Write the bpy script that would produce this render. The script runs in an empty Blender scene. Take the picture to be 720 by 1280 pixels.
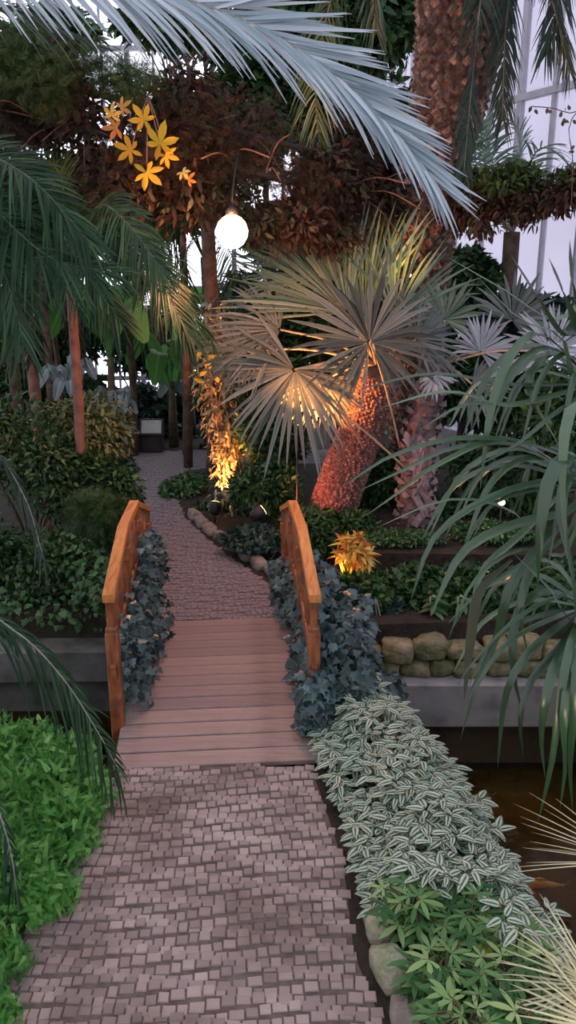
import bpy, math, random
import numpy as np
from mathutils import Vector
PI = math.pi
sc = bpy.context.scene
col = sc.collection

# ------------------------------------------------------------------ camera, sky, exposure
EYE = 3.36
TH = math.radians(16.7)
cam_d = bpy.data.cameras.new('camera')
cam = bpy.data.objects.new('camera', cam_d)
col.objects.link(cam)
cam.location = (0, 0, EYE)
cam.rotation_euler = (PI/2 - TH, 0, 0)
cam_d.sensor_fit = 'VERTICAL'
cam_d.sensor_height = 36
cam_d.lens = 36*1000/1280
cam_d.clip_start = 0.05
sc.camera = cam
sc.view_settings.view_transform = 'Standard'
sc.view_settings.look = 'None'
sc.view_settings.gamma = 1
sc.view_settings.use_curve_mapping = False
sc.view_settings.exposure = 0.25
sc.cycles.max_bounces = 7
sc.cycles.diffuse_bounces = 3
sc.cycles.glossy_bounces = 3
sc.cycles.transparent_max_bounces = 12
sc.cycles.caustics_reflective = False
sc.cycles.caustics_refractive = False
sc.cycles.sample_clamp_indirect = 6

world = bpy.data.worlds.new('dusk sky')
sc.world = world
world.use_nodes = True
nt = world.node_tree
bg = nt.nodes['Background']
tc = nt.nodes.new('ShaderNodeTexCoord')
sep = nt.nodes.new('ShaderNodeSeparateXYZ')
rmp = nt.nodes.new('ShaderNodeValToRGB')
nt.links.new(tc.outputs['Generated'], sep.inputs[0])
nt.links.new(sep.outputs['Z'], rmp.inputs[0])
nt.links.new(rmp.outputs[0], bg.inputs['Color'])
rmp.color_ramp.elements[0].color = (0.93, 0.92, 1.0, 1)
rmp.color_ramp.elements[1].color = (0.80, 0.86, 1.0, 1)
bg.inputs['Strength'].default_value = 3.0


def W(px, py, y):
    """world point seen at photo pixel (px,py) at world depth y"""
    v = (640-py)/1000
    d = np.array([(px-360)/1000, math.cos(TH)+v*math.sin(TH), -math.sin(TH)+v*math.cos(TH)])
    return np.array([0, 0, EYE]) + d*(y/d[1])


def G(px, py, z=0.0):
    v = (640-py)/1000
    d = np.array([(px-360)/1000, math.cos(TH)+v*math.sin(TH), -math.sin(TH)+v*math.cos(TH)])
    return np.array([0, 0, EYE]) + d*((z-EYE)/d[2])


# ------------------------------------------------------------------ materials
def new_mat(name):
    m = bpy.data.materials.new(name)
    m.use_nodes = True
    n = m.node_tree.nodes
    return m, n, m.node_tree.links, n['Principled BSDF'], n['Material Output']


def mixcol(n, l, fac, a, b):
    x = n.new('ShaderNodeMix')
    x.data_type = 'RGBA'
    for i, v in ((0, fac), (6, a), (7, b)):
        if isinstance(v, (int, float)):
            x.inputs[i].default_value = v
        elif isinstance(v, tuple):
            x.inputs[i].default_value = (*v, 1)
        else:
            l.new(v, x.inputs[i])
    return x.outputs[2]


def ramp(n, l, src, stops):
    r = n.new('ShaderNodeValToRGB')
    e = r.color_ramp.elements
    while len(e) < len(stops):
        e.new(0.5)
    for i, (p, c) in enumerate(stops):
        e[i].position = p
        e[i].color = (*c, 1) if len(c) == 3 else c
    l.new(src, r.inputs[0])
    return r.outputs[0]


def noise(n, l, scale, detail=3, coord='Object', dist=0.0):
    t = n.new('ShaderNodeTexCoord')
    x = n.new('ShaderNodeTexNoise')
    x.inputs['Scale'].default_value = scale
    x.inputs['Detail'].default_value = detail
    x.inputs['Distortion'].default_value = dist
    l.new(t.outputs[coord], x.inputs[0])
    return x.outputs[0]


def add_bump(n, l, b, h, strength=0.4, dist=0.02):
    bp = n.new('ShaderNodeBump')
    bp.inputs['Strength'].default_value = strength
    bp.inputs['Distance'].default_value = dist
    l.new(h, bp.inputs['Height'])
    l.new(bp.outputs[0], b.inputs['Normal'])


def leafmat(name, c1, c2, rough=0.4, trans=0.25, stripe=None, c3=None, rib=None, spec=0.3):
    m, n, l, b, o = new_mat(name)
    at = n.new('ShaderNodeAttribute')
    at.attribute_name = 'rnd'
    stops = [(0.0, c1), (0.8, c2)]
    if c3:
        stops = [(0.0, c1), (0.62, c2), (1.0, c3)]
    c = ramp(n, l, at.outputs['Fac'], stops)
    if stripe or rib:
        uv = n.new('ShaderNodeUVMap')
        sp = n.new('ShaderNodeSeparateXYZ')
        l.new(uv.outputs[0], sp.inputs[0])
        if stripe:
            k = (1, 1, 1)
            z = (0, 0, 0)
            f = ramp(n, l, sp.outputs[0], [(0.0, z), (0.10, z), (0.17, k), (0.36, k), (0.43, z), (0.57, z), (0.64, k), (0.83, k), (0.9, z)])
            c = mixcol(n, l, f, c, stripe)
        else:
            f = ramp(n, l, sp.outputs[0], [(0.42, (0, 0, 0)), (0.5, (1, 1, 1)), (0.58, (0, 0, 0))])
            c = mixcol(n, l, f, c, rib)
    l.new(c, b.inputs['Base Color'])
    b.inputs['Roughness'].default_value = rough
    b.inputs['Specular IOR Level'].default_value = spec
    if trans > 0:
        t = n.new('ShaderNodeBsdfTranslucent')
        l.new(c, t.inputs[0])
        mx = n.new('ShaderNodeMixShader')
        mx.inputs[0].default_value = trans
        l.new(b.outputs[0], mx.inputs[1])
        l.new(t.outputs[0], mx.inputs[2])
        l.new(mx.outputs[0], o.inputs[0])
    return m


def roughmat(name, c1, c2, scale=6, rough=0.85, bump=0.5, c3=None, dist=0.03, rndattr=None, detail=5):
    m, n, l, b, o = new_mat(name)
    f = noise(n, l, scale, detail)
    st = [(0.3, c1), (0.65, c2)] if not c3 else [(0.28, c1), (0.5, c2), (0.7, c3)]
    c = ramp(n, l, f, st)
    if rndattr:
        at = n.new('ShaderNodeAttribute')
        at.attribute_name = 'rnd'
        c2_ = ramp(n, l, at.outputs['Fac'], rndattr)
        mm = n.new('ShaderNodeMix')
        mm.data_type = 'RGBA'
        mm.blend_type = 'MULTIPLY'
        mm.inputs[0].default_value = 1
        l.new(c, mm.inputs[6])
        l.new(c2_, mm.inputs[7])
        c = mm.outputs[2]
    l.new(c, b.inputs['Base Color'])
    b.inputs['Roughness'].default_value = rough
    if bump:
        add_bump(n, l, b, noise(n, l, scale*3, 6), bump, dist)
    return m


def emis(name, c, s):
    m, n, l, b, o = new_mat(name)
    b.inputs['Base Color'].default_value = (*c, 1)
    b.inputs['Emission Color'].default_value = (*c, 1)
    b.inputs['Emission Strength'].default_value = s
    return m


def woodmat(name, c1, c2, c3, rough=0.55, stretch=(14, 1.2, 14), rnd=False, dirt=0.0):
    m, n, l, b, o = new_mat(name)
    t = n.new('ShaderNodeTexCoord')
    mp = n.new('ShaderNodeMapping')
    mp.inputs['Scale'].default_value = stretch
    l.new(t.outputs['Object'], mp.inputs[0])
    x = n.new('ShaderNodeTexNoise')
    x.inputs['Scale'].default_value = 2.2
    x.inputs['Detail'].default_value = 5
    x.inputs['Distortion'].default_value = 0.6
    l.new(mp.outputs[0], x.inputs[0])
    c = ramp(n, l, x.outputs[0], [(0.3, c1), (0.5, c2), (0.72, c3)])
    if rnd:
        oi = n.new('ShaderNodeObjectInfo')
        r = ramp(n, l, oi.outputs['Random'], [(0, (0.75, 0.75, 0.78)), (1, (1.1, 1.08, 1.05))])
        mm = n.new('ShaderNodeMix')
        mm.data_type = 'RGBA'
        mm.blend_type = 'MULTIPLY'
        mm.inputs[0].default_value = 1
        l.new(c, mm.inputs[6])
        l.new(r, mm.inputs[7])
        c = mm.outputs[2]
    if dirt:
        d = noise(n, l, 4, 4)
        f = ramp(n, l, d, [(0.5, (0, 0, 0)), (0.72, (dirt, dirt, dirt))])
        c = mixcol(n, l, f, c, (0.05, 0.04, 0.03))
    l.new(c, b.inputs['Base Color'])
    b.inputs['Roughness'].default_value = rough
    add_bump(n, l, b, x.outputs[0], 0.35, 0.01)
    return m


M = {}
M['soil'] = roughmat('soil', (0.012, 0.009, 0.006), (0.035, 0.024, 0.016), 7, 0.95, 0.8, (0.03, 0.035, 0.015))
M['basin'] = roughmat('pond bottom', (0.05, 0.04, 0.014), (0.12, 0.09, 0.03), 2.2, 0.9, 0.4, (0.20, 0.15, 0.055))
M['concrete'] = roughmat('concrete', (0.16, 0.15, 0.15), (0.30, 0.28, 0.28), 3, 0.85, 0.3, (0.36, 0.34, 0.33))
M['concrete_dark'] = roughmat('mossy concrete', (0.045, 0.05, 0.04), (0.13, 0.13, 0.12), 3, 0.85, 0.4, (0.20, 0.19, 0.19))
M['stone'] = roughmat('mossy stone', (0.07, 0.10, 0.03), (0.24, 0.22, 0.13), 9, 0.85, 0.7, (0.36, 0.31, 0.22), rndattr=[(0, (0.6, 0.7, 0.55)), (1, (1.1, 1.0, 0.95))])
M['rock'] = roughmat('edging rock', (0.12, 0.10, 0.09), (0.26, 0.22, 0.19), 6, 0.85, 0.7, (0.38, 0.36, 0.32))
M['pale_rock'] = roughmat('pale rock', (0.22, 0.26, 0.12), (0.40, 0.37, 0.26), 9, 0.85, 0.9, (0.50, 0.46, 0.36))
M['sett'] = roughmat('granite sett', (0.17, 0.125, 0.10), (0.36, 0.285, 0.255), 1.6, 0.7, 0.5, (0.46, 0.38, 0.345), 0.01,
                     rndattr=[(0, (0.68, 0.66, 0.68)), (0.5, (0.88, 0.86, 0.88)), (1, (1.15, 1.12, 1.1))])
M['sett_bed'] = roughmat('sett joints', (0.10, 0.075, 0.06), (0.18, 0.14, 0.115), 12, 0.95, 0.6)
M['gravel'] = roughmat('fine far paving', (0.15, 0.125, 0.14), (0.26, 0.22, 0.24), 24, 0.85, 0.7, (0.33, 0.28, 0.30), 0.02)
M['plank'] = woodmat('weathered deck board', (0.27, 0.19, 0.17), (0.34, 0.245, 0.225), (0.39, 0.29, 0.27), 0.6, (1.0, 26, 26), rnd=True, dirt=0.25)
M['rail'] = woodmat('varnished orange wood', (0.36, 0.11, 0.025), (0.58, 0.22, 0.055), (0.66, 0.29, 0.09), 0.38, (12, 1.0, 12))
M['post'] = woodmat('worn orange post', (0.13, 0.035, 0.012), (0.30, 0.085, 0.028), (0.38, 0.17, 0.07), 0.6, (8, 8, 2.4), dirt=0.8)
M['beam'] = woodmat('dark bridge beam', (0.03, 0.02, 0.015), (0.07, 0.045, 0.03), (0.10, 0.07, 0.05), 0.8)
M['steel'] = roughmat('grey painted steel', (0.20, 0.20, 0.22), (0.30, 0.30, 0.33), 4, 0.5, 0.1)
M['whitebar'] = roughmat('pale glazing bar', (0.38, 0.37, 0.42), (0.50, 0.49, 0.55), 4, 0.5, 0.0)
M['black'] = roughmat('black metal', (0.01, 0.01, 0.01), (0.03, 0.03, 0.03), 4, 0.5, 0.1)
M['sheet'] = roughmat('printed pale sheet', (0.45, 0.48, 0.50), (0.62, 0.66, 0.68), 30, 0.5, 0.0)
M['bark'] = roughmat('bark', (0.05, 0.035, 0.025), (0.14, 0.09, 0.06), 9, 0.9, 0.8)
M['redbark'] = roughmat('red brown stem', (0.16, 0.07, 0.05), (0.30, 0.14, 0.10), 9, 0.8, 0.5)
M['twig'] = roughmat('green brown stem', (0.05, 0.05, 0.02), (0.12, 0.10, 0.05), 9, 0.8, 0.3)
M['scale'] = roughmat('palm leaf bases', (0.07, 0.04, 0.03), (0.19, 0.125, 0.10), 14, 0.85, 0.8, (0.38, 0.29, 0.24), rndattr=[(0, (0.4, 0.38, 0.38)), (.6, (.9, .85, .85)), (1, (1.9, 1.8, 1.7))])
M['fibre'] = roughmat('fibrous palm trunk', (0.17, 0.09, 0.07), (0.36, 0.20, 0.17), 18, 0.9, 0.9, (0.50, 0.31, 0.26), rndattr=[(0, (0.55, 0.5, 0.5)), (1, (1.2, 1.15, 1.15))])
M['boots'] = roughmat('grey old leaf bases', (0.16, 0.11, 0.10), (0.34, 0.26, 0.25), 10, 0.85, 0.6, (0.46, 0.38, 0.37), rndattr=[(0, (0.5, 0.5, 0.52)), (1, (1.1, 1.05, 1.1))])
M['rachis'] = roughmat('pale frond stalk', (0.22, 0.23, 0.16), (0.40, 0.40, 0.32), 8, 0.5, 0.1)
M['rachis_dark'] = roughmat('dark frond stalk', (0.06, 0.08, 0.05), (0.16, 0.17, 0.12), 8, 0.5, 0.1)
M['petiole'] = roughmat('fan palm stalk', (0.34, 0.26, 0.16), (0.52, 0.42, 0.28), 8, 0.5, 0.1)
M['koi'] = roughmat('koi skin', (0.95, 0.32, 0.05), (0.95, 0.50, 0.15), 8, 0.35, 0.0, (0.95, 0.80, 0.55))
M['koi_pale'] = roughmat('pale koi skin', (0.6, 0.55, 0.5), (0.75, 0.7, 0.66), 14, 0.35, 0.0)
# leaves
M['silverfrond'] = leafmat('silver blue frond', (0.26, 0.36, 0.40), (0.48, 0.58, 0.64), 0.32, 0.2, c3=(0.62, 0.70, 0.76))
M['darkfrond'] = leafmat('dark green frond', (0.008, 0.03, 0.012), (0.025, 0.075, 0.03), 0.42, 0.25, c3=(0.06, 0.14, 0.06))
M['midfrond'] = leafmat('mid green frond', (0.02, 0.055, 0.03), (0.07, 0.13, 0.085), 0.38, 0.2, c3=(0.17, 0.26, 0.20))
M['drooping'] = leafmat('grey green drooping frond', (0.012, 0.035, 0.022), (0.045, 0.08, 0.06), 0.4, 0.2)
M['blackfrond'] = leafmat('blackish frond', (0.012, 0.018, 0.016), (0.04, 0.055, 0.04), 0.5, 0.15, c3=(0.08, 0.09, 0.055))  # near black frond tone
M['fan_grey'] = leafmat('blue grey fan', (0.09, 0.12, 0.115), (0.20, 0.25, 0.235), 0.4, 0.28, c3=(0.27, 0.33, 0.32), rib=(0.05, 0.07, 0.06))
M['fan_green'] = leafmat('grey green fan', (0.13, 0.22, 0.15), (0.28, 0.40, 0.30), 0.4, 0.4, c3=(0.40, 0.52, 0.42), rib=(0.08, 0.12, 0.08))
M['fan_dark'] = leafmat('shaded grey fan', (0.05, 0.07, 0.065), (0.12, 0.155, 0.145), 0.4, 0.25, c3=(0.20, 0.25, 0.235), rib=(0.03, 0.04, 0.035))  # darker copy of the grey fan, backlit shade put into its colour
M['fan_silver'] = leafmat('silver fan', (0.34, 0.38, 0.42), (0.55, 0.60, 0.66), 0.4, 0.2, rib=(0.25, 0.3, 0.33))
M['fan_buff'] = leafmat('buff thin fan', (0.40, 0.38, 0.24), (0.62, 0.60, 0.42), 0.45, 0.2)
M['strap'] = leafmat('glossy strap leaf', (0.02, 0.06, 0.022), (0.055, 0.12, 0.05), 0.3, 0.15, c3=(0.12, 0.20, 0.10), spec=0.9)
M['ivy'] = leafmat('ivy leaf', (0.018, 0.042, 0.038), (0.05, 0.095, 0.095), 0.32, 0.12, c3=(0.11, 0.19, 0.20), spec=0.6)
M['ivy_green'] = leafmat('green creeper leaf', (0.02, 0.06, 0.02), (0.06, 0.15, 0.05), 0.4, 0.15, c3=(0.12, 0.24, 0.09))
M['wandering'] = leafmat('striped leaf', (0.035, 0.075, 0.04), (0.075, 0.14, 0.07), 0.35, 0.12, stripe=(0.54, 0.61, 0.48))
M['fern'] = leafmat('bright fern', (0.03, 0.15, 0.025), (0.12, 0.38, 0.07), 0.5, 0.35, c3=(0.30, 0.62, 0.18))
M['lowgreen'] = leafmat('fresh green leaf', (0.03, 0.11, 0.035), (0.13, 0.29, 0.09), 0.4, 0.25, c3=(0.36, 0.50, 0.20))
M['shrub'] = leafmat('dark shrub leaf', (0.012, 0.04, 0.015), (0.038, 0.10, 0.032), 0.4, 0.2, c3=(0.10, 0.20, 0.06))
M['shrub_y'] = leafmat('yellow green shrub leaf', (0.04, 0.07, 0.015), (0.14, 0.19, 0.05), 0.33, 0.25, c3=(0.38, 0.36, 0.15), spec=0.8)
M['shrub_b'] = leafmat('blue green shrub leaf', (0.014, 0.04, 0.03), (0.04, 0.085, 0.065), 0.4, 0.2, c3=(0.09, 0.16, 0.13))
M['lefty'] = leafmat('mid green shrub leaf', (0.015, 0.05, 0.015), (0.05, 0.12, 0.035), 0.38, 0.25, c3=(0.15, 0.25, 0.08), spec=.5)
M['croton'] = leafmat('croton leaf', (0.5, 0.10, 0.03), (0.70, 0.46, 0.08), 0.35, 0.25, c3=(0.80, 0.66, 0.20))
M['amber'] = leafmat('lamplit amber leaf', (0.85, 0.42, 0.03), (0.95, 0.62, 0.05), 0.4, 0.5)  # yellow lamplight on the sprig put into the leaf colour
M['vine'] = leafmat('lamp reddened vine leaf', (0.03, 0.014, 0.011), (0.075, 0.04, 0.026), 0.6, 0.2, c3=(0.06, 0.075, 0.03))  # red cast of the globe lamp put into the vine colour
M['vine_green'] = leafmat('green vine leaf', (0.02, 0.04, 0.012), (0.06, 0.11, 0.03), 0.6, 0.25, c3=(0.12, 0.20, 0.06))
M['trunkvine'] = leafmat('glossy trunk creeper leaf', (0.10, 0.11, 0.05), (0.24, 0.22, 0.11), 0.22, 0.12, spec=1.0)
M['banana'] = leafmat('broad green leaf', (0.03, 0.11, 0.02), (0.08, 0.26, 0.05), 0.35, 0.35, c3=(0.14, 0.38, 0.08), rib=(0.2, 0.35, 0.12))
M['greyleaf'] = leafmat('grey broad leaf', (0.05, 0.085, 0.08), (0.12, 0.17, 0.17), 0.25, 0.15, rib=(0.3, 0.36, 0.36), spec=0.9)
M['bright'] = leafmat('lit yellow leaf', (0.55, 0.42, 0.04), (0.75, 0.62, 0.10), 0.4, 0.5)  # the yellow of lamplit leaves is painted into the colour


def glassmat(name, milk, tint=(0.9, 0.9, 0.95), diff=(0.7, 0.69, 0.8)):
    m, n, l, b, o = new_mat(name)
    n.remove(b)
    tr = n.new('ShaderNodeBsdfTransparent')
    tr.inputs[0].default_value = (*tint, 1)
    tl = n.new('ShaderNodeBsdfTranslucent')
    tl.inputs[0].default_value = (*diff, 1)
    gl = n.new('ShaderNodeBsdfGlossy')
    gl.inputs['Roughness'].default_value = 0.08
    f = noise(n, l, 0.9, 4)
    r = ramp(n, l, f, [(0.3, (milk*0.7,)*3), (0.75, (min(1, milk*1.3),)*3)])
    m1 = n.new('ShaderNodeMixShader')
    l.new(r, m1.inputs[0])
    l.new(tr.outputs[0], m1.inputs[1])
    l.new(tl.outputs[0], m1.inputs[2])
    m2 = n.new('ShaderNodeMixShader')
    m2.inputs[0].default_value = 0.05
    l.new(m1.outputs[0], m2.inputs[1])
    l.new(gl.outputs[0], m2.inputs[2])
    l.new(m2.outputs[0], o.inputs[0])
    return m


M['glass'] = glassmat('clear glazing', 0.1)
M['glass_milk'] = glassmat('clouded glazing', 0.5, (0.24, 0.23, 0.28), (0.22, 0.21, 0.26))
M['glass_roof'] = glassmat('dimmed roof glazing', 0.35, (0.44, 0.43, 0.44), (0.23, 0.225, 0.23))  # tint added to roof, left and near glass to dim the interior


def watermat():
    m, n, l, b, o = new_mat('pond water')
    n.remove(b)
    tr = n.new('ShaderNodeBsdfTransparent')
    tr.inputs[0].default_value = (0.66, 0.56, 0.36, 1)
    gl = n.new('ShaderNodeBsdfGlossy')
    gl.inputs['Roughness'].default_value = 0.03
    fr = n.new('ShaderNodeFresnel')
    fr.inputs[0].default_value = 1.33
    h = noise(n, l, 5, 3)
    bp = n.new('ShaderNodeBump')
    bp.inputs['Strength'].default_value = 0.12
    bp.inputs['Distance'].default_value = 0.03
    l.new(h, bp.inputs['Height'])
    l.new(bp.outputs[0], gl.inputs['Normal'])
    l.new(bp.outputs[0], fr.inputs['Normal'])
    mx = n.new('ShaderNodeMixShader')
    l.new(fr.outputs[0], mx.inputs[0])
    l.new(tr.outputs[0], mx.inputs[1])
    l.new(gl.outputs[0], mx.inputs[2])
    l.new(mx.outputs[0], o.inputs[0])
    return m


M['water'] = watermat()


# ------------------------------------------------------------------ mesh building
class MB:
    def __init__(s):
        s.v, s.f4, s.uv4, s.f3, s.uv3, s.r = [], [], [], [], [], []
        s.n = 0
        s.smooth = True

    def raw(s, v, f, uv=None, rnd=0.5):
        v = np.asarray(v, float)
        s.v.append(v)
        s.r.append(np.full(len(v), rnd) if np.isscalar(rnd) else np.asarray(rnd))
        for q in f:
            q = list(q)
            if len(q) == 4:
                s.f4.append(np.array([q])+s.n)
                s.uv4.append(np.array([[uv[i] for i in q]]) if uv is not None else np.zeros((1, 4, 2)))
            elif len(q) == 3:
                s.f3.append(np.array([q])+s.n)
                s.uv3.append(np.array([[uv[i] for i in q]]) if uv is not None else np.zeros((1, 3, 2)))
            else:
                for k in range(1, len(q)-1):
                    t = [q[0], q[k], q[k+1]]
                    s.f3.append(np.array([t])+s.n)
                    s.uv3.append(np.array([[uv[i] for i in t]]) if uv is not None else np.zeros((1, 3, 2)))
        s.n += len(v)

    def inst(s, tpl, O, Y, Z, S, rnd=None):
        """many copies of template tpl (v, quads, tris, uv) at origins O along Y with normal Z"""
        v, q, t, uv = tpl
        O = np.atleast_2d(O); N = len(O)
        Y = nrm(np.broadcast_to(Y, (N, 3)).astype(float))
        X = nrm(np.cross(Y, np.broadcast_to(Z, (N, 3))))
        Zz = np.cross(X, Y)
        S = np.broadcast_to(S, (N,)).reshape(N, 1, 1)
        P = O[:, None, :] + S*(v[None, :, 0:1]*X[:, None]+v[None, :, 1:2]*Y[:, None]+v[None, :, 2:3]*Zz[:, None])
        k = len(v)
        s.v.append(P.reshape(-1, 3))
        rnd = np.random.rand(N) if rnd is None else np.broadcast_to(rnd, (N,))
        s.r.append(np.repeat(rnd, k))
        off = (np.arange(N)*k+s.n)[:, None, None]
        if len(q):
            s.f4.append((q[None]+off).reshape(-1, 4))
            s.uv4.append(np.tile(uv[q], (N, 1, 1)))
        if len(t):
            s.f3.append((t[None]+off).reshape(-1, 3))
            s.uv3.append(np.tile(uv[t], (N, 1, 1)))
        s.n += N*k

    def straps(s, P, Wd, Nn, fold=0.25, rnd=None):
        """P (N,S,3) centre lines, Wd (N,S) widths, Nn (N,S,3) normals -> folded strap leaves"""
        N, S_, _ = P.shape
        T = np.gradient(P, axis=1)
        X = nrm(np.cross(T, Nn))
        Z = nrm(np.cross(X, T))
        h = Wd[..., None]/2
        L = P - X*h + Z*h*fold
        R = P + X*h + Z*h*fold
        V = np.stack([L, P, R], axis=2).reshape(-1, 3)
        s.v.append(V)
        rnd = np.random.rand(N) if rnd is None else np.broadcast_to(rnd, (N,))
        s.r.append(np.repeat(rnd, S_*3))
        a = np.arange(N)[:, None, None]*S_*3
        b = np.arange(S_-1)[None, :, None]*3
        c = np.array([0, 1])[None, None, :]
        i = a+b+c
        q = np.stack([i, i+1, i+4, i+3], axis=-1).reshape(-1, 4)+s.n
        s.f4.append(q)
        vv = np.linspace(0, 1, S_)
        uvq = np.zeros((S_-1, 2, 4, 2))
        for j in range(S_-1):
            for k in range(2):
                uvq[j, k] = [[k/2, vv[j]], [(k+1)/2, vv[j]], [(k+1)/2, vv[j+1]], [k/2, vv[j+1]]]
        s.uv4.append(np.tile(uvq.reshape(-1, 4, 2), (N, 1, 1)))
        s.n += N*S_*3

    def tube(s, pts, rad, k=8, rnd=0.5, cap=True):
        P = np.asarray(pts, float)
        n = len(P)
        rad = np.broadcast_to(rad, (n,))
        T = nrm(np.gradient(P, axis=0))
        ref = np.array([0, 0, 1.0]) if abs(T[0][2]) < 0.8 else np.array([1.0, 0, 0])
        V = []
        for i in range(n):
            X = nrm(np.cross(T[i], ref))
            Y = np.cross(T[i], X)
            for j in range(k):
                a = 2*PI*j/k
                V.append(P[i]+rad[i]*(X*math.cos(a)+Y*math.sin(a)))
        F = [(i*k+j, i*k+(j+1) % k, (i+1)*k+(j+1) % k, (i+1)*k+j) for i in range(n-1) for j in range(k)]
        F = np.array(F)
        s.v.append(np.array(V)); s.r.append(np.full(len(V), rnd))
        s.f4.append(F+s.n)
        s.uv4.append(np.zeros((len(F), 4, 2)))
        if cap:
            for base, rev in ((0, True), ((n-1)*k, False)):
                for j in range(1, k-1):
                    t = [base, base+j, base+j+1]
                    if rev:
                        t = t[::-1]
                    s.f3.append(np.array([t])+s.n); s.uv3.append(np.zeros((1, 3, 2)))
        s.n += len(V)

    def box(s, c, d, rz=0, rnd=0.5, tilt=0, bevel=0.0):
        """centre c, full size d"""
        x, y, z = [a/2 for a in d]
        b = min(bevel, x*.9, y*.9, z*.9)
        if b > 0:
            v = []
            for sx in (-1, 1):
                for sy in (-1, 1):
                    for sz in (-1, 1):
                        v += [(sx*x, sy*(y-b), sz*(z-b)), (sx*(x-b), sy*y, sz*(z-b)), (sx*(x-b), sy*(y-b), sz*z)]
            v = np.array(v)

            def id(sx, sy, sz, k): return ((sx > 0)*4+(sy > 0)*2+(sz > 0))*3+k
            f = []
            for sg in (-1, 1):
                f.append([id(sg, -1, -1, 0), id(sg, 1, -1, 0), id(sg, 1, 1, 0), id(sg, -1, 1, 0)])
                f.append([id(-1, sg, -1, 1), id(1, sg, -1, 1), id(1, sg, 1, 1), id(-1, sg, 1, 1)])
                f.append([id(-1, -1, sg, 2), id(1, -1, sg, 2), id(1, 1, sg, 2), id(-1, 1, sg, 2)])
            for a in (-1, 1):
                for c_ in (-1, 1):
                    f.append([id(a, c_, -1, 0), id(a, c_, 1, 0), id(a, c_, 1, 1), id(a, c_, -1, 1)])
                    f.append([id(a, -1, c_, 0), id(a, 1, c_, 0), id(a, 1, c_, 2), id(a, -1, c_, 2)])
                    f.append([id(-1, a, c_, 1), id(1, a, c_, 1), id(1, a, c_, 2), id(-1, a, c_, 2)])
                    for e in (-1, 1):
                        f.append([id(a, c_, e, 0), id(a, c_, e, 1), id(a, c_, e, 2)])
        else:
            v = np.array([(sx*x, sy*y, sz*z) for sx in (-1, 1) for sy in (-1, 1) for sz in (-1, 1)])
            f = [(0, 1, 3, 2), (4, 6, 7, 5), (0, 4, 5, 1), (2, 3, 7, 6), (0, 2, 6, 4), (1, 5, 7, 3)]
        if tilt:
            ct, st = math.cos(tilt), math.sin(tilt)
            v = np.stack([v[:, 0], v[:, 1]*ct-v[:, 2]*st, v[:, 1]*st+v[:, 2]*ct], 1)
        cz, sz_ = math.cos(rz), math.sin(rz)
        v = np.stack([v[:, 0]*cz-v[:, 1]*sz_, v[:, 0]*sz_+v[:, 1]*cz, v[:, 2]], 1)+np.array(c)
        s.raw(v, f, None, rnd)

    def prism(s, poly, z0, z1, rnd=0.5):
        n = len(poly)
        v = [(x, y, z0) for x, y in poly]+[(x, y, z1) for x, y in poly]
        f = [(i, (i+1) % n, n+(i+1) % n, n+i) for i in range(n)]
        s.raw(v, f, None, rnd)
        s.ngon = getattr(s, 'ngon', [])
        s.ngon.append([s.n-n+i for i in range(n)])
        s.ngon.append([s.n-2*n+i for i in range(n)][::-1])

    def build(s, name, mat, parent=None, smooth=True, origin=None):
        V = np.concatenate(s.v) if s.v else np.zeros((0, 3))
        og = np.zeros(3) if origin is None else np.array(origin, float)
        V = V-og
        q = np.concatenate(s.f4) if s.f4 else np.zeros((0, 4), int)
        t = np.concatenate(s.f3) if s.f3 else np.zeros((0, 3), int)
        uq = np.concatenate(s.uv4) if s.f4 else np.zeros((0, 4, 2))
        ut = np.concatenate(s.uv3) if s.f3 else np.zeros((0, 3, 2))
        ng = getattr(s, 'ngon', [])
        me = bpy.data.meshes.new(name)
        loops = np.concatenate([q.ravel(), t.ravel()]+[np.array(g) for g in ng]).astype(np.int32)
        tot = np.concatenate([np.full(len(q), 4), np.full(len(t), 3), np.array([len(g) for g in ng], int)]).astype(np.int32)
        st = np.concatenate([[0], np.cumsum(tot)[:-1]]).astype(np.int32)
        me.vertices.add(len(V)); me.loops.add(len(loops)); me.polygons.add(len(tot))
        me.vertices.foreach_set('co', V.astype(np.float32).ravel())
        me.loops.foreach_set('vertex_index', loops)
        me.polygons.foreach_set('loop_start', st)
        me.polygons.foreach_set('loop_total', tot)
        me.polygons.foreach_set('use_smooth', np.full(len(tot), smooth))
        ul = me.uv_layers.new(name='UVMap')
        uvs = np.concatenate([uq.reshape(-1, 2), ut.reshape(-1, 2), np.zeros((sum(len(g) for g in ng), 2))])
        ul.data.foreach_set('uv', uvs.astype(np.float32).ravel())
        at = me.attributes.new('rnd', 'FLOAT', 'POINT')
        at.data.foreach_set('value', np.concatenate(s.r).astype(np.float32))
        me.update(calc_edges=True)
        me.validate()
        me.materials.append(mat)
        o = bpy.data.objects.new(name, me)
        col.objects.link(o)
        if parent:
            o.parent = parent
            o.location = og - world_loc(parent)
        else:
            o.location = og
        return o


def nrm(a):
    a = np.asarray(a, float)
    return a/np.maximum(np.linalg.norm(a, axis=-1, keepdims=True), 1e-9)


def world_loc(o):
    p = np.zeros(3)
    while o is not None:
        p = p+np.array(o.location)
        o = o.parent
    return p


def thing(name, label, cat, loc=(0, 0, 0), group=None):
    o = bpy.data.objects.new(name, None)
    col.objects.link(o)
    o.location = Vector([float(a) for a in loc])
    o.empty_display_size = 0.1
    return tag(o, label, cat, group)


def tag(o, label, cat, group=None, kind=None):
    o['label'] = label
    o['category'] = cat
    if group:
        o['group'] = group
    if kind:
        o['kind'] = kind
    return o


def struct(o):
    o['kind'] = 'structure'
    return o


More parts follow.
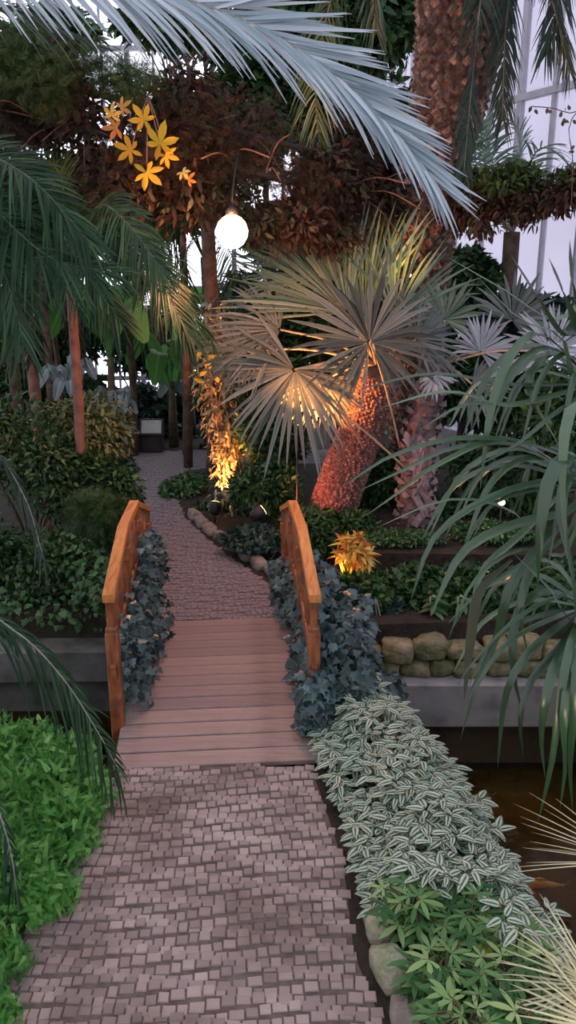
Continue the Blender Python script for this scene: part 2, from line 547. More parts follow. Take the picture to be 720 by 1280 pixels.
def dup(o, loc, rz=0, scale=1, parent=None):
    c = o.copy()
    col.objects.link(c)
    if parent is None:
        c.location = Vector([float(a) for a in loc])
        c.rotation_euler = (0, 0, rz)
        c.scale = (scale,)*3 if np.isscalar(scale) else scale
    else:
        c.parent = parent
    for ch in [x for x in bpy.data.objects if x.parent == o]:
        dup(ch, None, parent=c)
    return c


def curve(pts, n=24):
    """Catmull-Rom through pts, evenly resampled"""
    P = np.array([np.asarray(p, float) for p in pts])
    if len(P) == 2:
        return P[0]+(P[1]-P[0])*np.linspace(0, 1, n)[:, None]
    E = np.vstack([2*P[0]-P[1], P, 2*P[-1]-P[-2]])
    out = []
    for i in range(1, len(E)-2):
        for t in np.linspace(0, 1, 14, endpoint=False):
            a, b, c, d = E[i-1:i+3]
            out.append(0.5*((2*b)+(-a+c)*t+(2*a-5*b+4*c-d)*t*t+(-a+3*b-3*c+d)*t**3))
    out.append(P[-1])
    out = np.array(out)
    s = np.concatenate([[0], np.cumsum(np.linalg.norm(np.diff(out, axis=0), axis=1))])
    u = np.linspace(0, s[-1], n)
    return np.stack([np.interp(u, s, out[:, k]) for k in range(3)], 1)


# leaf templates ------------------------------------------------------
def tpl_leaf(w=0.35, n=5, fold=0.15, droop=0.15, peak=0.4):
    v, uv = [], []
    for i in range(n+1):
        t = i/n
        ww = w/2*(math.sin(PI*t**(math.log(0.5)/math.log(peak)))**0.8 if 0 < t < 1 else 0.0)+0.004
        z = -droop*t*t
        for k, x in enumerate((-1, 0, 1)):
            v.append((x*ww, t, z+abs(x)*ww*fold)); uv.append((k/2, t))
    q = [(i*3+k, i*3+k+1, i*3+k+4, i*3+k+3) for i in range(n) for k in (0, 1)]
    return np.array(v), np.array(q), np.zeros((0, 3), int), np.array(uv)


def tpl_poly(outline, fold=0.1):
    """fan of triangles round a centre; outline x,y"""
    o = np.array(outline, float)
    v = np.vstack([[0, 0.35, 0.0], np.c_[o, -np.abs(o[:, 0])*fold]])
    k = len(o)
    t = np.array([(0, i+1, (i+1) % k+1) for i in range(k)])
    uv = np.c_[v[:, 0]+0.5, v[:, 1]]
    return v, np.zeros((0, 4), int), t, uv


def combine(parts):
    V, Q, T, U = [], [], [], []
    n = 0
    for (v, q, t, uv), (ox, oy, oz), ang, s in parts:
        c, sn = math.cos(ang), math.sin(ang)
        w = v*s
        w = np.stack([w[:, 0]*c+w[:, 1]*sn+ox, -w[:, 0]*sn+w[:, 1]*c+oy, w[:, 2]+oz], 1)
        V.append(w); U.append(uv)
        if len(q): Q.append(q+n)
        if len(t): T.append(t+n)
        n += len(v)
    return (np.concatenate(V), np.concatenate(Q) if Q else np.zeros((0, 4), int),
            np.concatenate(T) if T else np.zeros((0, 3), int), np.concatenate(U))


T_leaf = tpl_leaf()
T_small = tpl_leaf(0.45, 3, 0.15, 0.1)
T_long = tpl_leaf(0.2, 5, 0.2, 0.3)
T_striped = tpl_leaf(0.42, 5, 0.25, 0.22, 0.36)
T_broad = tpl_leaf(0.62, 6, 0.12, 0.2, 0.42)
T_ivy = tpl_poly([(0, 0), (-0.28, -0.08), (-0.52, 0.12), (-0.30, 0.34), (-0.34, 0.62), (-0.14, 0.60), (0, 1.0),
                  (0.14, 0.60), (0.34, 0.62), (0.30, 0.34), (0.52, 0.12), (0.28, -0.08)], 0.25)
T_palm5 = combine([(tpl_leaf(0.36, 4, 0.2, 0.12, 0.55), (0, 0, 0), a, s) for a, s in
                   ((-1.9, .7), (-1.0, .9), (0, 1.0), (1.0, .9), (1.9, .7))])
T_tri = combine([(tpl_leaf(0.40, 4, 0.2, 0.25, 0.4), (0, 0, 0), a, s) for a, s in ((-1.1, .8), (0, 1.0), (1.1, .8))])
# a little fern spray: stalk with small pinnae
_pp = [(T_small, (0, y, -0.12*y*y), sg*1.15, 0.30*(1-0.75*y)+0.04) for y in np.linspace(0.12, 0.95, 9) for sg in (-1, 1)]
T_fern = combine(_pp+[(tpl_leaf(0.05, 3, 0, 0.12), (0, 0, 0), 0, 1.0)])
_pp = [(tpl_leaf(0.14, 2, 0, 0.1), (0, y, -0.2*y*y), sg*0.9, 0.42*(1-0.6*y)) for y in np.linspace(0.1, 0.95, 8) for sg in (-1, 1)]
T_spray = combine(_pp)
_pp = [(tpl_leaf(0.42, 2, 0.1, 0.1, 0.5), (0, y, -0.15*y*y), sg*1.2, 0.21*(1-0.7*y)+0.02) for y in np.linspace(0.08, 0.96, 12) for sg in (-1, 1)]
T_fine = combine(_pp+[(tpl_leaf(0.04, 2, 0, 0.12), (0, 0, 0), 0, 1.0)])
T_narrow5 = combine([(tpl_leaf(0.24, 4, 0.2, 0.18, 0.5), (0, 0, 0), a, s) for a, s in ((-1.9, .7), (-1.0, .9), (0, 1.0), (1.0, .9), (1.9, .7))])


def rdir(n, up=0.0, rng=np.random):
    d = rng.normal(size=(n, 3))
    d[:, 2] += up
    return nrm(d)


def foliage_blob(mb, c, r, n, tpl, size, up=0.6, shell=0.55, flat=1.0, hang=0.0):
    """leaves through an ellipsoid, denser to its surface, growing outwards"""
    u = rdir(n)
    rad = (shell+(1-shell)*np.random.rand(n))[:, None]
    P = np.array(c)+u*rad*np.array(r)
    Y = nrm(u+0.8*rdir(n)+np.array([0, 0, -hang]))
    Z = nrm(u*0.6+0.5*rdir(n)+np.array([0, 0, up]))
    mb.inst(tpl, P-Y*size*0.4, Y, Z, size*np.random.uniform(0.6, 1.25, n))


# ------------------------------------------------------------------ plants
def pinnate(parent, pts, n=45, L=0.4, wd=0.022, a0=65, a1=18, droop=0.25, lift=0.15, mat='darkfrond', rmat='rachis_dark',
            rr=0.012, start=0.08, roll=0.0, name='frond', jit=0.12, steps=6, ragged=0.0, droop2=None, near=1.0, far=1.0):
    C = curve(pts, 30)
    T = nrm(np.gradient(C, axis=0))
    side = nrm(np.cross(T, [0, 0, 1.0]))
    upv = np.cross(side, T)
    cr, sr = math.cos(roll), math.sin(roll)
    side, upv = side*cr+upv*sr, upv*cr-side*sr
    s = np.linspace(start, 0.995, n)
    idx = s*(len(C)-1)
    f = lambda A: np.stack([np.interp(idx, np.arange(len(C)), A[:, k]) for k in range(3)], 1)
    c, t, sd, uv = f(C), nrm(f(T)), nrm(f(side)), nrm(f(upv))
    mb = MB()
    ll = L*(0.35+0.65*np.sin(PI*np.clip(0.12+0.80*s, 0, 1))**0.7)
    ang = np.radians(a0+(a1-a0)*s**1.3)
    tt = np.linspace(0, 1, steps)
    for sg in (-1, 1):
        a = ang+np.random.normal(0, jit, n)
        d = nrm(t*np.cos(a)[:, None]+sd*sg*np.sin(a)[:, None]+uv*(lift+np.random.normal(0, 0.08, n))[:, None])
        l = ll*np.random.uniform(0.88, 1.08, n)*(near if sg > 0 else far)
        if ragged:
            l = l*np.where(np.random.rand(n) < ragged, np.random.uniform(0.2, 0.7, n), 1)
        dr = (droop if sg > 0 or droop2 is None else droop2)*np.random.uniform(0.7, 1.3, n)
        P = c[:, None]+d[:, None]*(l[:, None]*tt[None])[..., None]
        P[..., 2] -= (dr*l)[:, None]*tt[None]**2.2
        wdt = wd*np.array([0.6, 1, 1, 0.85, 0.55, 0.1]) if steps == 6 else wd*np.sin(PI*np.clip(tt*0.85+0.12, 0, 1))
        Wd = np.tile(wdt, (n, 1))*(0.6+0.4*l/L)[:, None]
        mb.straps(P, Wd, np.repeat(uv[:, None], steps, 1), 0.35)
    o = mb.build(name, M[mat], parent)
    r = MB()
    r.tube(C, np.linspace(rr, rr*0.25, len(C)), 6)
    r.build('rachis', M[rmat], o)
    return o


def fan(parent, hub, normal, up, R, nseg=38, span=290, mat='fan_grey', split=0.5, droop=0.12, cup=0.1, base=None, pr=0.012,
        name='fan_leaf', asym=0.0, pmat='petiole', wmul=1.0):
    hub = np.array(hub, float)
    Nn = nrm(normal)
    U = nrm(np.array(up)-Nn*np.dot(up, Nn))
    X = np.cross(U, Nn)
    th = np.radians(np.linspace(-span/2, span/2, nseg))
    dth = math.radians(span/nseg)
    tt = np.array([0.03, 0.25, split, 0.72, 0.88, 1.0])
    l = R*(0.82+0.18*np.cos(th*0.9))*np.random.uniform(0.78, 1.06, nseg)
    a = th+np.random.normal(0, dth*0.22, nseg)
    D = U[None]*np.cos(a)[:, None]+X[None]*np.sin(a)[:, None]
    D = nrm(D+Nn*(cup+np.random.normal(0, 0.09, nseg))[:, None])
    P = hub+D[:, None]*(l[:, None]*tt[None])[..., None]
    dr = droop*np.random.uniform(0.4, 1.7, nseg)
    P[..., 2] -= (dr*l)[:, None]*tt[None]**2.5
    w = np.array([0.03, 0.25*1.02, split*1.02, split*0.72, split*0.42, 0.02])
    Wd = w[None]*l[:, None]*dth*wmul
    mb = MB()
    mb.straps(P, Wd, np.broadcast_to(Nn, P.shape), 0.45)
    o = mb.build(name, M[mat], parent)
    if base is not None:
        m = MB()
        b = np.array(base, float)
        mid = (b+hub)/2+np.array([0, 0, 0.06])*np.linalg.norm(b-hub)
        m.tube(curve([b, mid, hub], 10), np.linspace(pr*1.5, pr, 10), 6)
        m.build('petiole', M[pmat], o)
    return o


def scaly_trunk(parent, pts, r0, r1, mat='scale', bs=0.11, name='trunk', tilt=0.5, rows=None, flare=0.0, core='bark'):
    C = curve(pts, 40)
    L = np.sum(np.linalg.norm(np.diff(C, axis=0), axis=1))
    rad = np.linspace(r0, r1, 40)+flare*np.clip(np.linspace(-2.2, 1, 40), 0, 1)**1.2
    mb = MB()
    mb.tube(C, rad*0.93, 20, rnd=0.05)
    T = nrm(np.gradient(C, axis=0))
    rows = rows or int(L/(bs*0.55))
    v = np.array([(-.5, 0, 0), (0, -.45, 0.02), (.5, 0, 0), (0, .55, 0.0), (-.22, .1, .30), (0, -.12, .34), (.22, .1, .30), (0, .34, .42)])
    q = np.array([(0, 1, 5, 4), (1, 2, 6, 5), (2, 3, 7, 6), (3, 0, 4, 7), (4, 5, 6, 7)])
    tp = (v, q, np.zeros((0, 3), int), np.zeros((8, 2)))
    for i in range(rows):
        u = (i+0.5)/rows*39
        k = int(u)
        c = C[k]+(C[min(k+1, 39)]-C[k])*(u-k)
        r = rad[k]
        m = max(6, int(2*PI*r/(bs*0.95)))
        a = 2*PI*(np.arange(m)+0.5*(i % 2))/m+np.random.normal(0, .05, m)
        t = T[k]
        X = nrm(np.cross(t, [0, 1, 0.01])); Y = np.cross(t, X)
        out = X[None]*np.cos(a)[:, None]+Y[None]*np.sin(a)[:, None]
        mb.inst(tp, c+out*r*0.9, nrm(t+out*tilt), out, bs*np.random.uniform(0.85, 1.15, m))
    return mb.build(name, M[mat], parent, smooth=False)


def stone_mesh(mb, c, d, seed, rz=0.0, rnd=None, sub=3):
    """irregular rounded stone"""
    rs = np.random.RandomState(seed)
    nu, nv = 12, 8
    V = []
    ph = rs.rand(9)*6.28
    for j in range(nv+1):
        for i in range(nu):
            a, b = 2*PI*i/nu, -PI/2+PI*j/nv
            x, y, z = math.cos(a)*math.cos(b), math.sin(a)*math.cos(b), math.sin(b)
            e = 0.5
            p = np.array([math.copysign(abs(x)**e, x), math.copysign(abs(y)**e, y), math.copysign(abs(z)**e, z)])
            k = 1+0.08*math.sin(3*x+ph[0]+2*y)+0.07*math.sin(4*y+ph[1]+2*z)+0.06*math.sin(5*z+ph[2]+3*x)+0.05*math.sin(9*x+ph[3])*math.sin(8*y+ph[4])+rs.normal(0, .018)
            V.append(p*k*np.array(d)/2*0.85)
    V = np.array(V)
    cz, sz = math.cos(rz), math.sin(rz)
    V = np.stack([V[:, 0]*cz-V[:, 1]*sz, V[:, 0]*sz+V[:, 1]*cz, V[:, 2]], 1)+np.array(c)
    F = [(j*nu+i, j*nu+(i+1) % nu, (j+1)*nu+(i+1) % nu, (j+1)*nu+i) for j in range(nv) for i in range(nu)]
    mb.raw(V, F, None, rs.rand() if rnd is None else rnd)


np.random.seed(7)
random.seed(7)

# ================================================================== SETTING
# ground pieces
NEAR_BANK = [(0.62, 6.0), (0.88, 5.4), (1.10, 4.8), (1.20, 4.2), (1.24, 3.6), (1.40, 3.1), (1.62, 2.5), (1.9, 1.2), (2.0, -2.9)]
m = MB()
m.prism([(-8, -2.9), (2.0, -2.9)]+[(x, y) for x, y in NEAR_BANK[::-1][1:]]+[(0.62, 6.0), (0.35, 5.9), (0.28, 4.92), (-1.25, 4.92), (-1.9, 5.1), (-8, 5.4)], -1.6, -0.01)
struct(m.build('ground_near', M['soil'], smooth=False))
m = MB()
m.prism([(-8, 7.5), (-1.6, 7.5), (0.2, 7.42), (0.62, 7.3), (3.0, 7.5), (9.9, 7.5), (9.9, 3), (9.99, 3), (9.99, 19.4), (-8, 19.4)], -1.6, -0.01)
struct(m.build('ground_far', M['soil'], smooth=False))
m = MB()
m.prism([(2.95, -2.9), (9.98, -2.9), (9.98, 7.45), (3.3, 7.45), (3.0, 6.4), (2.75, 5.2), (2.7, 3.4)], -1.6, -0.03)
struct(m.build('ground_right', M['soil'], smooth=False))
m = MB()
m.box((1, 3, -1.66), (18, 12, 0.1))
struct(m.build('pond_floor', M['basin'], smooth=False))
m = MB()
m.raw([(-8, 4.5, -1.0), (-8, 7.6, -1.0), (9.9, 7.6, -1.0), (9.9, -2.9, -1.0), (0.2, -2.9, -1.0), (0.2, 4.5, -1.0)], [])
m.ngon = [[0, 5, 4, 3, 2, 1]]
wo = struct(m.build('water', M['water'], smooth=False))

# concrete channel edge under the stones, far bank
m = MB()
m.box((2.35, 7.28, -0.78), (3.7, 0.44, 0.5), bevel=0.02)
m.box((2.35, 7.33, -1.25), (3.6, 0.3, 0.5))
struct(m.build('trim_channel_right', M['concrete'], smooth=False))
m = MB()
m.box((-4.6, 7.33, -0.42), (6.6, 0.36, 0.36), rz=0.02, bevel=0.02)
m.box((-4.6, 7.50, -1.0), (6.6, 0.3, 0.9))
struct(m.build('trim_channel_left', M['concrete_dark'], smooth=False))


# paved paths with real setts
def in_poly(x, y, poly):
    c = False
    j = len(poly)-1
    for i in range(len(poly)):
        xi, yi = poly[i]; xj, yj = poly[j]
        if (yi > y) != (yj > y) and x < (xj-xi)*(y-yi)/(yj-yi)+xi:
            c = not c
        j = i
    return c


def setts(mb, poly, s=0.092, z=0.0, arc=0.10, gap=0.012):
    xs = [p[0] for p in poly]; ys = [p[1] for p in poly]
    y = min(ys)-0.2
    row = 0
    V, F = [], []
    while y < max(ys)+0.2:
        x = min(xs)-0.1+random.random()*s
        h = s*random.uniform(0.88, 1.08)
        while x < max(xs)+0.1:
            w = s*random.uniform(0.85, 1.35)
            cx = x+w/2
            cy = y+h/2+arc*math.sin((cx+0.4)*2.6)+0.02*math.sin(cx*9+row*2)
            if in_poly(cx, cy, poly):
                hx, hy = w/2-gap/2, h/2-gap/2
                rz = random.gauss(0, 0.035)+arc*2.0*math.cos((cx+0.4)*2.6)
                zz = z+random.gauss(0, 0.0025)
                tx, ty = random.gauss(0, .03), random.gauss(0, .03)
                c_, s_ = math.cos(rz), math.sin(rz)
                vs = []
                for f_, dz in ((1.0, -0.03), (1.0, -0.006), (0.88, 0.0)):
                    for a, b in ((-1, -1), (1, -1), (1, 1), (-1, 1)):
                        px, py = a*hx*f_*random.uniform(.95, 1.02), b*hy*f_*random.uniform(1.0, 1.10)
                        vs.append((cx+px*c_-py*s_, cy+px*s_+py*c_, zz+dz+px*tx+py*ty))
                fs = [(0, 1, 5, 4), (1, 2, 6, 5), (2, 3, 7, 6), (3, 0, 4, 7), (4, 5, 9, 8), (5, 6, 10, 9), (6, 7, 11, 10), (7, 4, 8, 11), (8, 9, 10, 11)]
                mb.raw(vs, fs, None, random.random())
            x += w
        y += h
        row += 1


near_poly = [(-1.5, 1.4), (0.52, 1.4), (0.44, 2.9), (0.34, 3.3), (0.33, 3.95), (0.24, 4.5), (0.16, 4.93), (-1.20, 4.93), (-1.25, 4.4), (-1.3, 3.9), (-1.36, 3.5), (-1.5, 3.1)]
far_poly = [(-1.36, 7.43), (-0.04, 7.43), (-0.06, 8.0), (-0.15, 8.3), (-0.55, 9.0), (-1.02, 9.9), (-1.45, 10.9), (-1.75, 12.0), (-1.95, 13.1), (-1.75, 13.8), (-1.0, 14.2), (1.2, 14.4), (1.2, 15.5), (-1.2, 15.5), (-2.9, 15.3), (-3.0, 14.3), (-2.75, 12.4), (-2.35, 11.2), (-1.9, 10.2), (-1.5, 9.2)]
m = MB()
setts(m, near_poly, 0.060, gap=.005, arc=.04)
o1 = struct(m.build('floor_path_near', M['sett'], smooth=False))
m = MB()
m.prism(near_poly, -0.06, -0.009)
struct(m.build('floor_path_bed_near', M['sett_bed'], o1, smooth=False))
m = MB()
setts(m, far_poly, 0.062, arc=0.03, gap=.005)
o2 = struct(m.build('floor_path_far', M['gravel'], smooth=False))
m = MB()
m.prism(far_poly, -0.06, -0.008)
struct(m.build('floor_path_bed_far', M['sett_bed'], o2, smooth=False))

# glasshouse walls
def glass_wall(name, a, b, z1, step, gmat, hs=(0.9, 2.4, 4.2, 6.2, 8.0), bar=0.05):
    a = np.array(a, float); b = np.array(b, float)
    L = np.linalg.norm(b-a); d = (b-a)/L
    rz = math.atan2(d[1], d[0])
    mb = MB()
    k = int(round(L/step))
    for i in range(k+1):
        p = a+d*L*i/k
        mb.box((p[0], p[1], z1/2), (bar*(2.2 if i % 4 == 0 else 1), 0.09, z1), rz=rz)
    for h in hs:
        p = (a+b)/2
        mb.box((p[0], p[1], h), (L, 0.12, 0.10 if h != 4.2 else 0.24), rz=rz)
    p = (a+b)/2
    mb.box((p[0], p[1], 0.2), (L, 0.25, 0.5), rz=rz)
    w = struct(mb.build(name, M['whitebar'], smooth=False))
    g = MB()
    g.raw([(a[0], a[1], 0.4), (b[0], b[1], 0.4), (b[0], b[1], z1), (a[0], a[1], z1)], [(0, 1, 2, 3)])
    struct(g.build('window_glass', M[gmat], w, smooth=False))
    return w


glass_wall('wall_back', (-8, 19.5), (1.0, 19.5), 9.5, 0.55, 'glass', hs=(0.9, 3.0, 6.2, 8.0))
glass_wall('wall_right', (1.0, 19.5), (10, 2.6), 9.5, 0.75, 'glass_milk', hs=(0.9, 2.4, 4.4, 6.05, 8.0))
glass_wall('wall_left', (-8, -3), (-8, 19.5), 9.5, 1.0, 'glass_roof')
glass_wall('wall_near', (-8, -3), (10, -3), 9.5, 1.0, 'glass_roof')
glass_wall('wall_right_near', (10, -3), (10, 2.6), 9.5, 1.0, 'glass_milk')
m = MB()
for y in np.arange(-3, 19.6, 1.5):
    m.box((1, y, 9.55), (18, 0.08, 0.14))
for x in np.arange(-8, 10.1, 1.8):
    m.box((x, 8.25, 9.56), (0.07, 22.5, 0.12))
cl = struct(m.build('ceiling', M['whitebar'], smooth=False))
g = MB()
g.raw([(-8, -3, 9.5), (10, -3, 9.5), (10, 19.5, 9.5), (-8, 19.5, 9.5)], [(0, 1, 2, 3)])
struct(g.build('ceiling_glass', M['glass_roof'], cl, smooth=False))

# ================================================================== FOOTBRIDGE
BX0, BX1 = -0.51, -0.71       # centre line near, far
BY0, BY1 = 4.94, 7.42


def bc(y):
    return BX0+(BX1-BX0)*(y-BY0)/(BY1-BY0)


def bz(y):
    return 0.05*math.sin(PI*np.clip((y-BY0)/(BY1-BY0), 0, 1))


br = thing('footbridge', 'arched wooden footbridge with orange handrails leading from cobbled path over the pond', 'bridge', (bc(6.2), 6.2, 0))
skew = math.atan2(BX0-BX1, BY1-BY0)
npk = 14
for i in range(npk):
    y = BY0+(i+0.5)*(BY1-BY0)/npk
    m = MB()
    m.box((bc(y), y, bz(y)-0.02), (1.46, (BY1-BY0)/npk-0.010, 0.045), rz=skew*1.0+random.gauss(0, .002), tilt=random.gauss(0, .012)+0.05*math.cos(PI*(y-BY0)/(BY1-BY0)), bevel=0.006)
    m.build('plank', M['plank'], br, smooth=False, origin=(bc(y), y, bz(y)-0.02))
for sx in (-0.62, 0, 0.62):
    m = MB()
    ys = np.linspace(BY0+0.02, BY1-0.02, 9)
    for y0, y1 in zip(ys[:-1], ys[1:]):
        ym = (y0+y1)/2
        m.box((bc(ym)+sx, ym, bz(ym)-0.16), (0.09, y1-y0+0.02, 0.22), rz=skew)
    m.build('beam', M['beam'], br, smooth=False)
RAILZ = [(5.35, 1.13), (6.35, 1.335), (7.25, 1.30), (8.35, 0.92)]
for sg, half in ((-1, 0.755), (1, 0.74)):
    m = MB()
    P = [np.array([bc(y)+sg*half, y, z]) for y, z in RAILZ]
    # mitred board: cross section 0.10 wide x 0.055 thick swept along the polygon
    sec = [(-0.044, -0.06), (0.044, -0.06), (0.044, -0.006), (0.037, 0.0), (-0.037, 0.0), (-0.044, -0.006)]
    V, F = [], []
    for p in P:
        for a, b in sec:
            V.append((p[0]+a, p[1], p[2]+b))
    k = len(sec)
    for i in range(len(P)-1):
        for j in range(k):
            F.append((i*k+j, i*k+(j+1) % k, (i+1)*k+(j+1) % k, (i+1)*k+j))
    F += [tuple(range(k))[::-1], tuple(range(3*k, 4*k))]
    m.raw(V, F)
    hr = m.build('handrail', M['rail'], br, smooth=False, origin=P[0])
    # sloping under-rail
    m = MB()
    for (ya, za), (yb, zb) in zip(RAILZ[:-1], RAILZ[1:]):
        c = ((bc((ya+yb)/2))+sg*half, (ya+yb)/2, (za+zb)/2-0.62)
        m.box(c, (0.04, math.hypot(yb-ya, zb-za)+0.02, 0.10), rz=skew, tilt=math.atan2(zb-za, yb-ya))
    m.build('lower_rail', M['post'], br, smooth=False)
    for y in (5.42, 6.38, 7.25, 8.25):
        z = float(np.interp(y, [a for a, b in RAILZ], [b for a, b in RAILZ]))-0.05
        x = bc(y)+sg*half
        m = MB()
        z0 = -0.35 if y < 7.4 else -0.01
        w = 0.075
        if y == 5.42:
            m.box((x, y, (z0+z-0.28)/2), (0.095, 0.095, z-0.28-z0), bevel=0.012)
            m.box((x, y, z-0.15), (0.06, 0.06, 0.30), bevel=0.008)
            m.box((x, y, z-0.30), (0.085, 0.085, 0.12), bevel=0.012)
        else:
            m.box((x, y, (z0+z)/2), (w, w, z-z0), bevel=0.01)
            m.box((x, y, z-0.20), (w*1.25, w*1.25, 0.14), bevel=0.015)
        m.build('post', M['post'], br, smooth=False, origin=(x, y, z0))
    for y in (5.7, 5.95, 6.18, 6.65, 6.9, 7.08, 7.55, 7.8, 8.02):
        z = float(np.interp(y, [a for a, b in RAILZ], [b for a, b in RAILZ]))-0.05
        x = bc(y)+sg*half
        m = MB()
        m.tube([(x, y, z-0.58), (x, y, z-0.45), (x, y, z-0.38), (x, y, z-0.3), (x, y, z-0.25), (x, y, z)], [0.016, 0.016, 0.03, 0.03, 0.016, 0.016], 8)
        m.build('baluster', M['post'], br)

# ================================================================== BEDS, STONES
# far bank: two courses of mossy stones on the concrete edge
m = None
k = 0
row_lab = {0: ('lower', -0.44), 1: ('upper', -0.25)}
pos = ['first', 'second', 'third', 'fourth', 'fifth', 'sixth', 'seventh', 'eighth']
widths = {0: [0.27, 0.22, 0.30, 0.24, 0.33, 0.26, 0.35, 0.3], 1: [0.30, 0.34, 0.30, 0.38, 0.26, 0.33, 0.31, 0.3]}
for row in (0, 1):
    x = 0.62
    for i in range(8):
        w = widths[row][i]
        h = 0.17 if row == 0 else 0.19+0.045*((i*7) % 3-1)
        z = -0.53+h/2 if row == 0 else -0.355+h/2
        mb = MB()
        stone_mesh(mb, (x+w/2, 7.30+random.uniform(-.02, .02), z), (w*1.24, 0.34, h*1.28), 10+row*20+i)
        o = mb.build('wall_stone', M['stone'], None, origin=(x+w/2, 7.3, -0.53))
        tag(o, 'mossy block in the %s course of the low dry stone edge, %s from the bridge' % (row_lab[row][0], pos[i]), 'stone', 'stones of the low pond wall')
        x += w+0.004

# edging rocks beside the near path (bed side)
edge = [(0.30, 4.72, .16, .13, 'rock', 'brownish edging rock next to the deck end of the path'),
        (0.38, 4.36, .18, .13, 'rock', 'small edging rock half under striped leaves'),
        (0.42, 4.02, .15, .14, 'rock', 'pinkish edging rock standing clear of the striped leaves'),
        (0.43, 3.72, .17, .13, 'rock', 'low brown edging rock between cobbles and striped leaves'),
        (0.45, 3.42, .22, .20, 'pale_rock', 'pale greenish lump of rock at the start of the fresh green plants'),
        (0.47, 3.13, .24, .26, 'pale_rock', 'largest pale mossy rock beside the fresh green plants'),
        (0.52, 2.86, .24, .20, 'rock', 'ochre edging rock at the very bottom of the path'),
        (0.58, 2.58, .26, .2, 'rock', 'dull rock at the bottom picture edge beside the cobbles')]
for i, (x, y, w, h, mt, lab) in enumerate(edge):
    mb = MB()
    stone_mesh(mb, (x+.03, y, h*.36-0.02), (w*.8, w*1.15, h*.72), 60+i, rz=random.uniform(-.3, .3))
    tag(mb.build('edging_rock', M[mt], None, origin=(x, y, 0)), lab, 'rock', 'rocks edging the near path')
# edging slabs along the right side of the far path
fe = [(-0.02, 7.95), (-0.08, 8.3), (-0.22, 8.62), (-0.40, 8.93), (-0.57, 9.25), (-0.74, 9.56), (-0.92, 9.88), (-1.10, 10.2), (-1.25, 10.55), (-1.38, 10.9)]
for i, (x, y) in enumerate(fe):
    mb = MB()
    stone_mesh(mb, (x+0.05, y, 0.05), (0.17, 0.36, 0.17), 90+i, rz=0.5)
    tag(mb.build('kerb_stone', M['rock'], None, origin=(x, y, 0)), 'grey kerb stone beside the far path, %s from the bridge' % (pos+['ninth', 'tenth'])[i], 'kerb stone', 'kerb stones of the far path')

# raised bed behind the pond wall
m = MB()
m.prism([(0.75, 8.75), (5.2, 8.6), (5.2, 12.2), (0.6, 12.2)], -0.02, 0.24)
struct(m.build('trim_raised_bed', M['soil'], smooth=False))


# striped groundcover bed ------------------------------------------------
def bed_edge_right(y):
    ys = [p[1] for p in NEAR_BANK][::-1]; xs = [p[0] for p in NEAR_BANK][::-1]
    return np.interp(y, ys, xs)


def bed_edge_left(y):
    return np.interp(y, [1.4, 2.9, 3.3, 3.95, 4.5, 4.93, 5.2, 5.9], [0.7, 0.62, 0.52, 0.46, 0.36, 0.28, 0.26, 0.34])


np.random.seed(11)
mb = MB(); st = MB()
n = 1150
y = np.random.uniform(3.05, 5.75, n)
xl, xr = bed_edge_left(y), bed_edge_right(y)
u = np.random.uniform(-0.06, 1.10, n)
x = xl+(xr-xl)*u
hh = 0.30*np.sin(PI*np.clip(u, 0.08, 0.93))**0.6
hang = np.clip(u-0.94, 0, 1)*4
z = 0.02+hh*(1+.22*np.sin(x*11+1)*np.sin(y*9))*np.random.uniform(0.62, 1.12, n)-hang*0.6*np.random.rand(n)
keep = ~((y < 3.45) & (u < 0.6))
x, y, z, u = x[keep], y[keep], z[keep], u[keep]
for i in range(len(x)):
    az = random.uniform(0, 2*PI)
    if u[i] < 0.15: az = random.uniform(PI*0.6, PI*1.6)
    if u[i] > 0.85: az = random.uniform(-1.2, 0.9)
    O = np.array([x[i], y[i], z[i]])
    k = 4
    aa = az+np.array([-1.0, 0.1, 1.1, 2.6])+np.random.normal(0, .2, k)
    Y = np.stack([np.cos(aa), np.sin(aa), np.random.uniform(-0.35, 0.35, k)], 1)
    mb.inst(T_striped, O+Y*0.012, Y, [0, -0.25, 1.0], np.random.uniform(0.075, 0.125, k))
    st.tube([(x[i]*0.97, y[i], max(0, z[i]-0.16)), O], 0.003, 3, cap=False)
wand = mb.build('striped_groundcover', M['wandering'], None, origin=(0.8, 4.4, 0))
tag(wand, 'mat of silver striped trailing leaves covering the bank between path and pond', 'groundcover', kind='stuff')
st.build('stem', M['twig'], wand)

# fresh green plants at the lower right: individual plants
np.random.seed(12)
spots = [(0.66, 3.36, 'bright green lobed plant right beside the large pale rock'), (0.92, 3.30, 'bushy green lobed plant in the middle of the lower bed'),
         (0.74, 3.02, 'leafy green plant below the pale rock at the path edge'), (1.02, 2.98, 'rosette of narrow green leaves near the bottom edge'),
         (1.10, 3.12, 'green plant under the buff fan leaf on the pond side'), (0.78, 2.70, 'green plant cut by the bottom edge beside the path'),
         (1.12, 2.68, 'green plant cut by the bottom edge, nearer the pond'), (1.42, 2.85, 'shaded green plant at the lower right behind the buff fan')]
for i, (x, y, lab) in enumerate(spots):
    t = thing('leafy_plant', lab, 'plant', (x, y, 0), 'fresh green plants in the lower right bed')
    mb = MB(); st = MB()
    for j in range(46):
        a = random.uniform(0, 2*PI); r = random.uniform(0.02, 0.18); h = random.uniform(0.10, 0.30)
        P = np.array([x+r*math.cos(a), y+r*math.sin(a), h])
        Y = np.array([math.cos(a), math.sin(a), 0.35-0.3*random.random()])
        mb.inst(T_narrow5, P, Y, [0, -0.1, 1], random.uniform(0.09, 0.14))
        st.tube([(x, y, 0), P*0.5+np.array([x, y, h])*0.5, P], 0.004, 4, cap=False)
    mb.build('foliage', M['lowgreen'], t)
    st.build('stem', M['twig'], t)
mb = MB()
